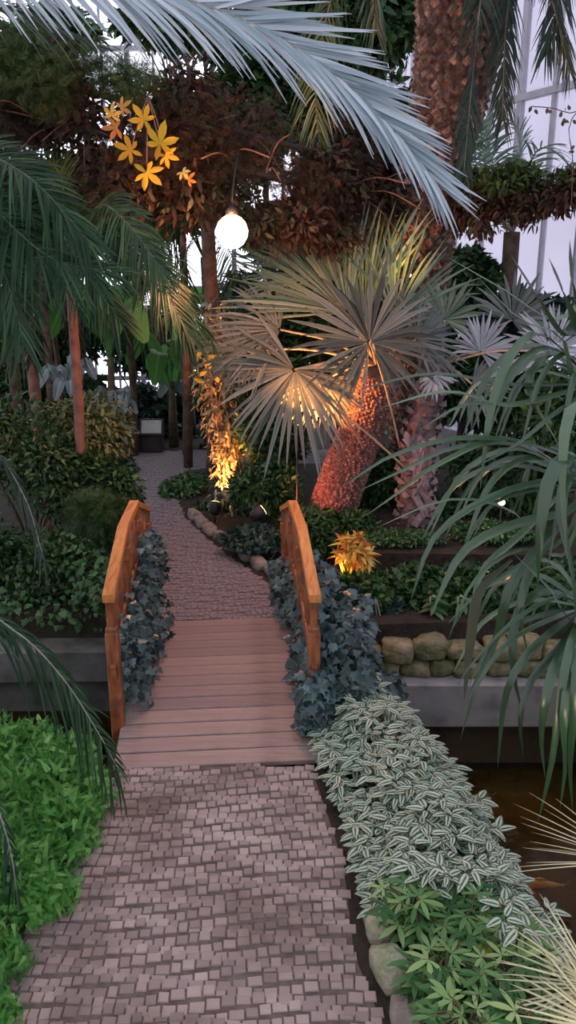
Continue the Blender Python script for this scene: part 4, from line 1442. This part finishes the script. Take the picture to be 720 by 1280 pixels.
A, B, Cc, D = 'a', 'b', 'c', 'd'
leaves = [
    (A, [(640, 482, 4.6), (540, 468, 4.4), (437, 490, 4.3)], .050), (A, [(640, 508, 4.5), (560, 490, 4.3), (472, 511, 4.2)], .050),
    (A, [(650, 505, 4.6), (580, 507, 4.4), (525, 537, 4.35)], .050), (B, [(700, 570, 4.5), (600, 548, 4.3), (500, 566, 4.2), (424, 611, 4.1)], .055),
    (B, [(660, 560, 4.5), (570, 560, 4.3), (500, 590, 4.2), (450, 613, 4.15)], .05), (B, [(640, 550, 4.4), (550, 580, 4.2), (500, 615, 4.2), (457, 645, 4.2)], .05),
    (A, [(680, 420, 4.7), (642, 440, 4.5), (614, 510, 4.4), (600, 612, 4.4)], .055), (B, [(700, 600, 4.5), (620, 620, 4.2), (545, 670, 4.1), (513, 752, 4.1)], .055),
    (B, [(710, 640, 4.5), (650, 655, 4.3), (580, 690, 4.2), (538, 770, 4.2)], .075), (B, [(722, 570, 4.2), (690, 590, 4.0), (674, 670, 3.95), (672, 745, 4.0)], .075),
    (B, [(715, 590, 4.3), (700, 640, 4.1), (715, 720, 4.1), (722, 790, 4.1)], .06), (B, [(700, 655, 4.5), (640, 730, 4.4), (620, 800, 4.4), (585, 870, 4.4)], .06),
    (Cc, [(690, 790, 4.4), (650, 830, 4.2), (630, 880, 4.2), (622, 960, 4.2)], .05), (Cc, [(700, 820, 4.3), (685, 860, 4.1), (676, 920, 4.1), (682, 975, 4.1)], .06),
    (Cc, [(712, 850, 4.2), (704, 900, 4.1), (706, 960, 4.1), (700, 1010, 4.1)], .055), (Cc, [(700, 770, 4.5), (640, 800, 4.3), (600, 850, 4.2), (575, 925, 4.2)], .035),
    (Cc, [(720, 740, 4.4), (650, 770, 4.2), (590, 830, 4.1), (570, 860, 4.1)], .03), (D, [(700, 400, 4.8), (625, 360, 4.7), (560, 322, 4.7)], .045),
    (D, [(710, 420, 4.8), (670, 370, 4.6), (638, 318, 4.6)], .09), (D, [(730, 420, 4.7), (705, 370, 4.5), (686, 322, 4.5)], .10),
    (D, [(720, 470, 4.6), (700, 420, 4.4), (650, 400, 4.3), (596, 345, 4.3)], .045), (D, [(735, 400, 4.5), (716, 360, 4.3), (712, 300, 4.3)], .07),
    (A, [(700, 440, 4.8), (660, 480, 4.7), (700, 560, 4.6)], .05), (A, [(720, 500, 4.5), (690, 520, 4.3), (640, 560, 4.2), (560, 600, 4.2)], .03),
    (B, [(700, 700, 4.7), (640, 640, 4.5), (560, 625, 4.4), (470, 660, 4.4)], .035), (Cc, [(680, 700, 4.8), (600, 740, 4.6), (560, 780, 4.5)], .04),
    (B, [(710, 640, 4.8), (670, 700, 4.7), (650, 760, 4.6), (660, 820, 4.6)], .06), (B, [(700, 620, 4.8), (650, 670, 4.7), (600, 720, 4.6), (590, 800, 4.6)], .05),
    (Cc, [(720, 780, 4.4), (700, 760, 4.2), (690, 740, 4.2), (640, 690, 4.3)], .035), (Cc, [(690, 740, 4.7), (650, 760, 4.6), (640, 830, 4.5), (655, 900, 4.5)], .06)]
leaves += [(Cc, [(715, 800, 4.3), (700, 870, 4.15), (690, 950, 4.1), (672, 1030, 4.1)], .05), (Cc, [(722, 830, 4.2), (716, 900, 4.1), (712, 960, 4.1), (716, 1020, 4.1)], .055),
           (Cc, [(700, 810, 4.4), (665, 850, 4.3), (650, 900, 4.25), (655, 950, 4.25)], .05), (A, [(735, 500, 4.3), (710, 520, 4.1), (702, 600, 4.05), (708, 690, 4.05)], .06),
           (B, [(700, 680, 4.6), (640, 690, 4.5), (590, 730, 4.4), (560, 800, 4.4)], .03)]
for st_, pts, w in leaves:
    strapleaf(rp, [stems[st_]]+[W(*p) for p in pts], w)
strapleaf(rp, [W(640, 700, 4.5), W(600, 740, 4.4), W(588, 800, 4.4), W(580, 876, 4.4)], .06, 'blackfrond')
for st_ in 'abc':
    for j in range(13):
        a = random.uniform(PI*.55, PI*1.55)
        l = random.uniform(.55, 1.0)
        o = stems[st_]
        d = np.array([math.cos(a), math.sin(a)*.8, 0])
        up = random.uniform(-.1, .4)
        strapleaf(rp, [o, o+d*l*.45+[0, 0, up*.5+.05], o+d*l*.8+[0, 0, up*.4-.05], o+d*l+[0, 0, up*.1-.35]], random.uniform(.03, .06))

# buff thin fan palm, bottom right corner
np.random.seed(48)
bb = np.array([2.15, 2.6, -0.01])
bb = np.array([1.75, 2.3, -0.01])
bp_ = thing('small_fan_palm', 'buff fan palm with thin stiff segments in the lower right corner', 'palm', bb)
scaly_trunk(bp_, [bb, bb+[.0, 0, .25], bb+[-.02, .02, .5]], .08, .07, 'boots', .07)
top = bb+np.array([-.02, .02, .5])
fan(bp_, W(745, 1235, 2.75), (-.3, -1, .7), (-1, 0, .05), .48, 30, 130, 'fan_buff', split=.35, base=top, droop=.08, wmul=.8)
fan(bp_, W(790, 1078, 3.1), (-.3, -1, .4), (-1, 0, .28), .56, 14, 50, 'fan_buff', split=.3, base=top, droop=.04, wmul=.6)
fan(bp_, W(760, 1290, 2.6), (-.1, -1, 1.2), (-1, 0, 0), .45, 26, 150, 'fan_buff', split=.35, base=top, droop=.1, wmul=.8)
fan(bp_, bb+[.35, -.3, .7], (.3, -.2, 1), (1, -1, .1), .45, 26, 200, 'fan_buff', split=.35, base=top, wmul=.8)

# ================================================================== VINE GARLAND ON STEEL ARCH
m = MB()
arch = [W(-560, 120, 9.2), W(-100, 125, 9.0), W(120, 165, 8.9), W(260, 200, 8.9), W(400, 235, 9.4), W(520, 250, 11.2)]
A1 = curve(arch, 40)
m.tube(A1, .04, 8)
m.tube(A1+[0, 0, .35], .03, 8)
for i in range(1, 40, 3):
    m.tube([A1[i], A1[i]+[.12, 0, .35]], .015, 5)
beam1 = thing('vine_arch', 'steel arch smothered in lamp reddened and green climbers across the upper left', 'climber', A1[0])
m.build('arch_frame', M['black'], beam1)
np.random.seed(51)
mb = MB(); mg = MB()
for i in range(120):
    s_ = random.uniform(.30, .97)
    c = A1[int(s_*39)]
    rr = (.34+.24*math.sin(PI*min(1, max(0, (s_-.35)/.6))))
    off = np.array([random.gauss(0, .12), random.gauss(0, .15), random.uniform(-.55, .62)*min(1.0, .45+s_)])
    foliage_blob(mb, c+off, (rr*.75, rr*.55, rr*.62), 300, T_spray if random.random() < .6 else T_leaf, .115, .3, .25, hang=.5)
for i in range(22):
    s_ = random.uniform(.28, .62)
    c = A1[int(s_*39)]+[random.gauss(0, .15), random.gauss(-.2, .1), .40+random.gauss(0, .15)]
    foliage_blob(mg, c, (.32, .28, .22), 230, T_spray, .14, .5, .3, hang=.2)
mb.build('reddened_foliage', M['vine'], beam1)
mg.build('green_foliage', M['vine_green'], beam1)
st = MB()
for i in range(60):
    k = random.randint(12, 36)
    p = A1[k]
    q = p+np.array([random.gauss(0, .5), random.gauss(-.1, .2), random.gauss(0, .3)])
    st.tube(curve([p, (p+q)/2+[0, 0, .1], q], 8), .008, 4, cap=False)
st.build('vine_stem', M['redbark'], beam1)
# sprig of leaves with lamplit amber painted in
t = thing('amber_sprig', 'palmate leaves coloured lamplit amber hanging in front of the vine arch', 'leaves', W(185, 150, 8.2))
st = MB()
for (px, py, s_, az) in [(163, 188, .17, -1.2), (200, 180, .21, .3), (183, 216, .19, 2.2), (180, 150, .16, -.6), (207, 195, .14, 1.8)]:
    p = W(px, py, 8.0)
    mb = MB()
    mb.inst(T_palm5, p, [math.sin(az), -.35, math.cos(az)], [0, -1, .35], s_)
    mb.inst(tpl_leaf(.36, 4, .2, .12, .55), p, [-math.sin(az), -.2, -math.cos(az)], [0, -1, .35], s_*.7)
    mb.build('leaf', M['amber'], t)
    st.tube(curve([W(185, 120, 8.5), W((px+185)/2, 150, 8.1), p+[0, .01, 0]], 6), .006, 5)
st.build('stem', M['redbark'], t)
t = thing('amber_sprig', 'dull orange leaves in the shade above the lamplit amber sprig', 'leaves', W(150, 150, 8.3))
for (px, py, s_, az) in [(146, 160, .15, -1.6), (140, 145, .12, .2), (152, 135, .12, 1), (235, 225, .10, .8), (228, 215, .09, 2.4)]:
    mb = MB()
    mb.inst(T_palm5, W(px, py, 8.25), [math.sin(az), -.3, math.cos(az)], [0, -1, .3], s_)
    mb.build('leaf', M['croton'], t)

# right hand garland
arch2 = [W(545, 255, 11.3), W(600, 250, 9.6), W(680, 250, 9.2), W(800, 255, 9.2), W(1000, 262, 9.2)]
A2 = curve(arch2, 30)
m = MB()
m.tube(A2, .05, 8)
g2 = thing('vine_arch', 'horizontal climber covered beam at the upper right, green above and lamp reddened below', 'climber', A2[0])
m.build('beam_frame', M['steel'], g2)
np.random.seed(52)
mb = MB(); mg = MB()
for i in range(46):
    c = A2[random.randrange(0, 22)]+np.array([random.gauss(0, .05), random.gauss(0, .12), random.gauss(-.06, .10)])
    foliage_blob(mb, c, (.26, .26, .22), 170, T_leaf, .10, .3, .3, hang=.4)
for i in range(26):
    c = A2[random.randrange(0, 22)]+np.array([0, random.gauss(-.1, .1), .22+random.gauss(0, .04)])
    foliage_blob(mg, c, (.25, .25, .12), 170, T_leaf, .10, .6, .3)
mb.build('reddened_foliage', M['vine'], g2)
mg.build('green_foliage', M['vine_green'], g2)

# young pale frond above the right garland and tiny leaved twig
np.random.seed(53)
bbp = W(640, 330, 12.6); bbp[2] = 0
t = thing('pale_feather_palm', 'pale green feather palm in front of the clouded glass above the right beam', 'palm', bbp)
hh_ = W(640, 290, 12.6)
m = MB(); m.tube([bbp, (bbp+hh_)/2, hh_], .12, 10); m.build('trunk', M['bark'], t)
for f in ([(615, 200, 12.2), (606, 150, 12)], [(600, 240, 12), (590, 190, 11.8), (588, 160, 11.6)], [(670, 190, 12.2), (710, 205, 12), (735, 260, 12)], [(650, 180, 12.6), (640, 150, 12.6)], [(690, 220, 12.2), (740, 230, 12)]):
    pinnate(t, [hh_]+[W(*p) for p in f], 44, .6, .03, 75, 45, .25, .1, 'fan_green', 'rachis', .02, start=.1)
t = thing('hanging_twig', 'thin hanging twig with small dark round leaves against the clouded glass', 'twig', W(740, 120, 8.6))
tw = [W(760, 110, 8.6), W(720, 140, 8.5), W(690, 135, 8.5), W(664, 133, 8.5)]
m = MB(); m.tube(curve(tw, 12), .005, 5); m.tube(curve([W(740, 120, 8.6), W(712, 155, 8.5), W(716, 200, 8.5), W(714, 260, 8.5)], 12), .005, 5)
m.build('stem', M['bark'], t)
for px, py in [(664, 133), (668, 137), (684, 135), (690, 141), (700, 147), (706, 136), (712, 138), (704, 148), (711, 152), (703, 158), (716, 150), (718, 190), (713, 187), (716, 205), (712, 225), (717, 240)]:
    m = MB()
    m.inst(T_broad, W(px, py, 8.5), rdir(1)[0]*[1, .3, 1], [0, -1, .2], .055)
    m.build('leaf', M['bark'], t)

# ================================================================== BACKGROUND PLANTING
def banana(px, py, y, label, n=7, L=1.2, mat='banana', h=1.6, seed=0, name='banana_plant', tpl=None, mn=.12, spread=.9):
    np.random.seed(seed+300); random.seed(seed+300)
    c = W(px, py, y)
    b = np.array([c[0], c[1], 0.0])
    t = thing(name, label, 'plant', b)
    m = MB()
    m.tube([b, b+[0, 0, h*.5], b+[0.02, 0, h]], [.10, .085, .05], 10)
    m.build('stalk', M['twig'], t)
    for j in range(n):
        a = 2*PI*j/n+random.random()*.6
        if j == 0: a = -PI/2+.4
        d = np.array([math.cos(a), math.sin(a), 0])
        o = b+[0, 0, h*random.uniform(.75, 1)]
        s_ = random.uniform(.4, spread)
        l = L*random.uniform(.8, 1.15)
        q = [o, o+d*.25*s_+[0, 0, .35*l], o+d*.6*s_*l+[0, 0, .75*l], o+d*1.0*s_*l+[0, 0, .85*l*(1.1-s_)]]
        C = curve(q, 16)
        tt = np.linspace(0, 1, 16)
        wd = L*.30*np.where(tt < .25, .06, np.sin(PI*np.clip((tt-.22)/.8, 0, 1))**.6)+.005
        mm = MB()
        mm.straps(C[None], wd[None], np.broadcast_to(np.array([0, -.7, .7])+d*-.3, (1, 16, 3)), .2)
        mm.build('leaf', M[mat], t)
    return t


banana(138, 470, 14.5, 'broad leaved banana plant with one bright green leaf behind the left palms', 7, 1.5, h=1.9, seed=1)
banana(215, 500, 15.8, 'banana plant standing beside the far junction of the path', 8, 1.2, h=1.3, seed=2)
banana(90, 480, 13.0, 'grey leaved plant with broad shining leaves above the left shrubs', 8, .6, 'greyleaf', h=1.6, seed=3, name='broadleaf_plant')
banana(150, 500, 13.4, 'low plant with pale grey broad leaves left of the sign', 8, .5, 'greyleaf', h=1.2, seed=4, name='broadleaf_plant')
banana(20, 470, 14.5, 'broad leaved banana plant at the far left behind the leaning palm', 7, 1.4, h=1.9, seed=5)
banana(240, 540, 16.8, 'greyish broad leaved plant near the back glass wall', 8, .8, 'greyleaf', h=.8, seed=6, name='broadleaf_plant')
banana(300, 500, 16.5, 'banana plant partly hidden by the creeper clad trunk', 7, 1.5, h=1.8, seed=7)
back = [
    (40, 500, 16.5, (1.3, .6, 1.1), 1500, .26, 'shrub', 'dark bush against the back glass at the far left'),
    (110, 510, 17.0, (1.0, .6, .9), 1200, .26, 'shrub', 'dark bush behind the slender red stemmed palm'),
    (180, 520, 16.8, (.8, .5, .8), 1000, .24, 'shrub_b', 'blue green bush right behind the small sign'),
    (235, 505, 17.6, (.6, .5, .6), 600, .22, 'shrub', 'dark bush left of the creeper trunk at the back glass'),
    (330, 450, 14.5, (1.2, .6, 1.5), 1500, .26, 'shrub', 'tall dark bush behind the left fan leaves'),
    (420, 400, 14.5, (1.2, .6, 1.7), 1600, .26, 'shrub', 'tall dark bush behind the fan palm crown'),
    (520, 470, 13.6, (1.2, .6, 1.2), 1500, .24, 'shrub', 'dark bush behind the grey palm trunk'),
    (620, 480, 12.0, (1.1, .5, .9), 1700, .22, 'shrub', 'wide dark bush below the lower panes of clouded glass'),
    (380, 300, 15.5, (1.3, .5, 1.0), 1100, .26, 'shrub', 'leafy crown of a dark tree behind the globe lamp'),
    (470, 200, 14.5, (1.5, .5, 1.6), 1500, .28, 'shrub', 'dark tree crown between the big silver frond and the date palm'),
    (370, 120, 14.8, (1.6, .5, 1.2), 1300, .28, 'shrub', 'dark tree crown behind the middle of the vine arch'),
    (60, 330, 16.0, (1.2, .5, 1.0), 500, .26, 'shrub_b', 'thin leaved tree crown seen through the left palm fronds'),
    (-10, 250, 14.0, (1.2, .5, 1.6), 900, .26, 'shrub', 'dark tree crown at the upper left edge behind the vine arch'),
]
back += [
    (215, 30, 14.0, (1.1, .5, .55), 800, .26, 'shrub', 'dark tree crown at the top edge above the amber leaves'),
    (60, 40, 15.0, (1.0, .4, .6), 330, .24, 'shrub', 'thin tree crown in the upper left corner against the sky'),
    (655, 400, 12.2, (1.0, .4, .45), 1000, .22, 'shrub_b', 'blue green tree crown under the right vine covered beam'),
    (585, 350, 12.6, (.5, .4, .6), 800, .22, 'shrub', 'dark tree crown between date palm trunk and clouded glass'),
    (140, 545, 16.6, (1.1, .4, .45), 1100, .20, 'shrub', 'low dark bush behind the small sign'),
    (235, 555, 17.0, (1.0, .4, .45), 1100, .20, 'shrub_b', 'low blue green bush closing off the far path junction'),
    (320, 560, 15.8, (1.1, .4, .6), 1100, .20, 'shrub', 'low dark bush at the far end of the right hand path branch'),
    (150, 250, 15.0, (1.5, .6, 1.1), 1300, .26, 'shrub', 'dark tree crown seen just below the left part of the vine arch'),
    (250, 200, 16.0, (1.6, .6, 1.3), 1600, .26, 'shrub', 'dark tree crown right behind the amber leaves'),
    (330, 400, 16.5, (1.2, .5, 1.2), 1200, .26, 'shrub_b', 'blue green tree crown behind the left fan leaves'),
    (60, 420, 17.0, (1.6, .6, 1.0), 1500, .26, 'shrub', 'dark tree crown low behind the slender palms'),
    (180, 430, 18.0, (1.4, .5, .9), 1000, .24, 'shrub_b', 'blue green tree crown over the far path junction'),
    (470, 320, 13.2, (1.1, .5, 1.0), 1400, .24, 'shrub', 'dark tree crown filling the gap behind the upright fan leaves'),
    (620, 400, 12.6, (.9, .4, .6), 1100, .22, 'shrub_b', 'blue green tree crown behind the silver fans'),
    (430, 40, 13.5, (1.4, .6, 1.0), 1200, .28, 'shrub', 'dark tree crown at the top edge left of the date palm trunk'),
    (30, 130, 14.0, (1.4, .5, .8), 1100, .28, 'shrub', 'dark tree crown at the upper left behind the arch foliage'),
    (330, 60, 16.0, (1.5, .5, 1.0), 1200, .28, 'shrub', 'dark tree crown near the top edge above the arch'),
]
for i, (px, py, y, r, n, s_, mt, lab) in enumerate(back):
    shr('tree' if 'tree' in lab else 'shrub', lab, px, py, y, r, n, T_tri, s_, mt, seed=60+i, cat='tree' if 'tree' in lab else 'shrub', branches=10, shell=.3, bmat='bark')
# dark background palms
for i, (px, yb_, cp, lab, fr) in enumerate([
    (262, 13.5, (262, 290), 'dark stemmed palm standing right of the bright glass gap below the lamp', [[(300, 250, 13), (330, 320, 13)], [(230, 270, 13), (195, 340, 13)], [(290, 320, 13), (310, 400, 13)], [(235, 310, 13), (225, 400, 13)]]),
    (205, 17.2, (190, 330), 'far palm with dark stem behind the fan of left fronds', [[(150, 300, 15), (120, 380, 15)], [(215, 310, 15), (250, 390, 15)], [(180, 360, 14.6), (175, 430, 14.6)], [(165, 360, 15), (140, 440, 15)]]),
    (232, 15.0, (228, 400), 'short dark palm above the far path junction', [[(262, 385, 14.6), (300, 410, 14.6)], [(200, 380, 14.6), (165, 410, 14.6)], [(250, 370, 14.0), (285, 350, 13.8)], [(205, 365, 14.0), (175, 350, 13.8)]])]):
    slender(W(px, 500, yb_)[0], yb_, W(cp[0], cp[1], yb_), lab, r=.09, mat='bark', fr=fr, seed=20+i, L=.7, name='background_palm', fm='darkfrond', nl=38)
# yellow lit leaves near the creeper trunk
t = thing('lit_sprig', 'yellow leaves coloured as if lamplit left of the fan palm', 'leaves', W(262, 450, 11.0))
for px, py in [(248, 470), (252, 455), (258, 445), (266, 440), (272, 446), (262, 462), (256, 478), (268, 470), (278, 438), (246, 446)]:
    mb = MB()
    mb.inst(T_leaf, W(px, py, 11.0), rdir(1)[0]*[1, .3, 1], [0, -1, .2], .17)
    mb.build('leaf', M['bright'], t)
m = MB(); m.tube(curve([C[10] if False else W(270, 480, 11.3), W(262, 462, 11.1), W(268, 438, 11.0)], 8), .01, 5); m.build('stem', M['bark'], t)

# ================================================================== SMALL SIGN
sg_ = W(190, 556, 14.9)
t = thing('plant_sign', 'small black sign with tilted pale information sheet at the far path junction', 'sign', (sg_[0], 15.3, 0))
sx, sy = W(190, 550, 15.3)[0], 15.3
m = MB()
m.box((sx-.1, sy+.05, .19), (.62, .30, .38), bevel=.02)
m.build('stand', M['black'], t, smooth=False)
m = MB(); m.box((sx+.02, sy-.10, .50), (.46, .04, .34), tilt=-.5, bevel=.01); pn = m.build('panel', M['black'], t, smooth=False)
m = MB(); m.box((sx+.02, sy-.126, .515), (.38, .01, .26), tilt=-.5); m.build('sheet', M['sheet'], t, smooth=False)

# ================================================================== KOI
def koi(loc, L, rz, mat, label):
    loc = np.array(loc, float)
    t = thing('koi', label, 'fish', loc)
    prof = [(0, .01, .01), (.06, .045, .05), (.16, .085, .09), (.32, .11, .12), (.5, .095, .10), (.68, .06, .07), (.84, .028, .04), (.92, .02, .03)]
    nu = 12
    V = []
    for s_, a, b in prof:
        for j in range(nu):
            an = 2*PI*j/nu
            V.append((s_-.45, a*math.cos(an)+.03*math.sin(s_*5), b*math.sin(an)))
    def X(v):
        v = np.array(v)*L
        return np.stack([v[:, 0]*math.cos(rz)-v[:, 1]*math.sin(rz), v[:, 0]*math.sin(rz)+v[:, 1]*math.cos(rz), v[:, 2]], 1)+loc
    m = MB()
    m.raw(X(V), [(i*nu+j, i*nu+(j+1) % nu, (i+1)*nu+(j+1) % nu, (i+1)*nu+j) for i in range(len(prof)-1) for j in range(nu)])
    m.build('body', M[mat], t)
    m = MB()
    m.raw(X([(.44, 0, .02), (.62, .03, .10), (.57, .01, 0), (.62, .04, -.08), (.44, 0, -.02), (.44, .01, 0)]), [(0, 1, 2, 5), (5, 2, 3, 4)])
    m.build('tail_fin', M[mat], t)
    m = MB()
    m.raw(X([(-.12, 0, .10), (.0, 0, .17), (.16, 0, .12), (.18, 0, .07)]), [(0, 1, 2, 3)])
    m.build('dorsal_fin', M[mat], t)
    for sg in (-1, 1):
        m = MB()
        m.raw(X([(-.22, sg*.07, -.03), (-.16, sg*.19, -.04), (-.08, sg*.17, -.04), (-.12, sg*.08, -.03)]), [(0, 1, 2, 3)])
        m.build('pectoral_fin', M[mat], t)


koi(G(672, 1106, -1.055), .42, 0.0, 'koi', 'orange and white koi swimming near the water surface')
koi(G(600, 1140, -1.2), .16, .9, 'koi_pale', 'tiny pale koi between the orange koi and the striped leaves')
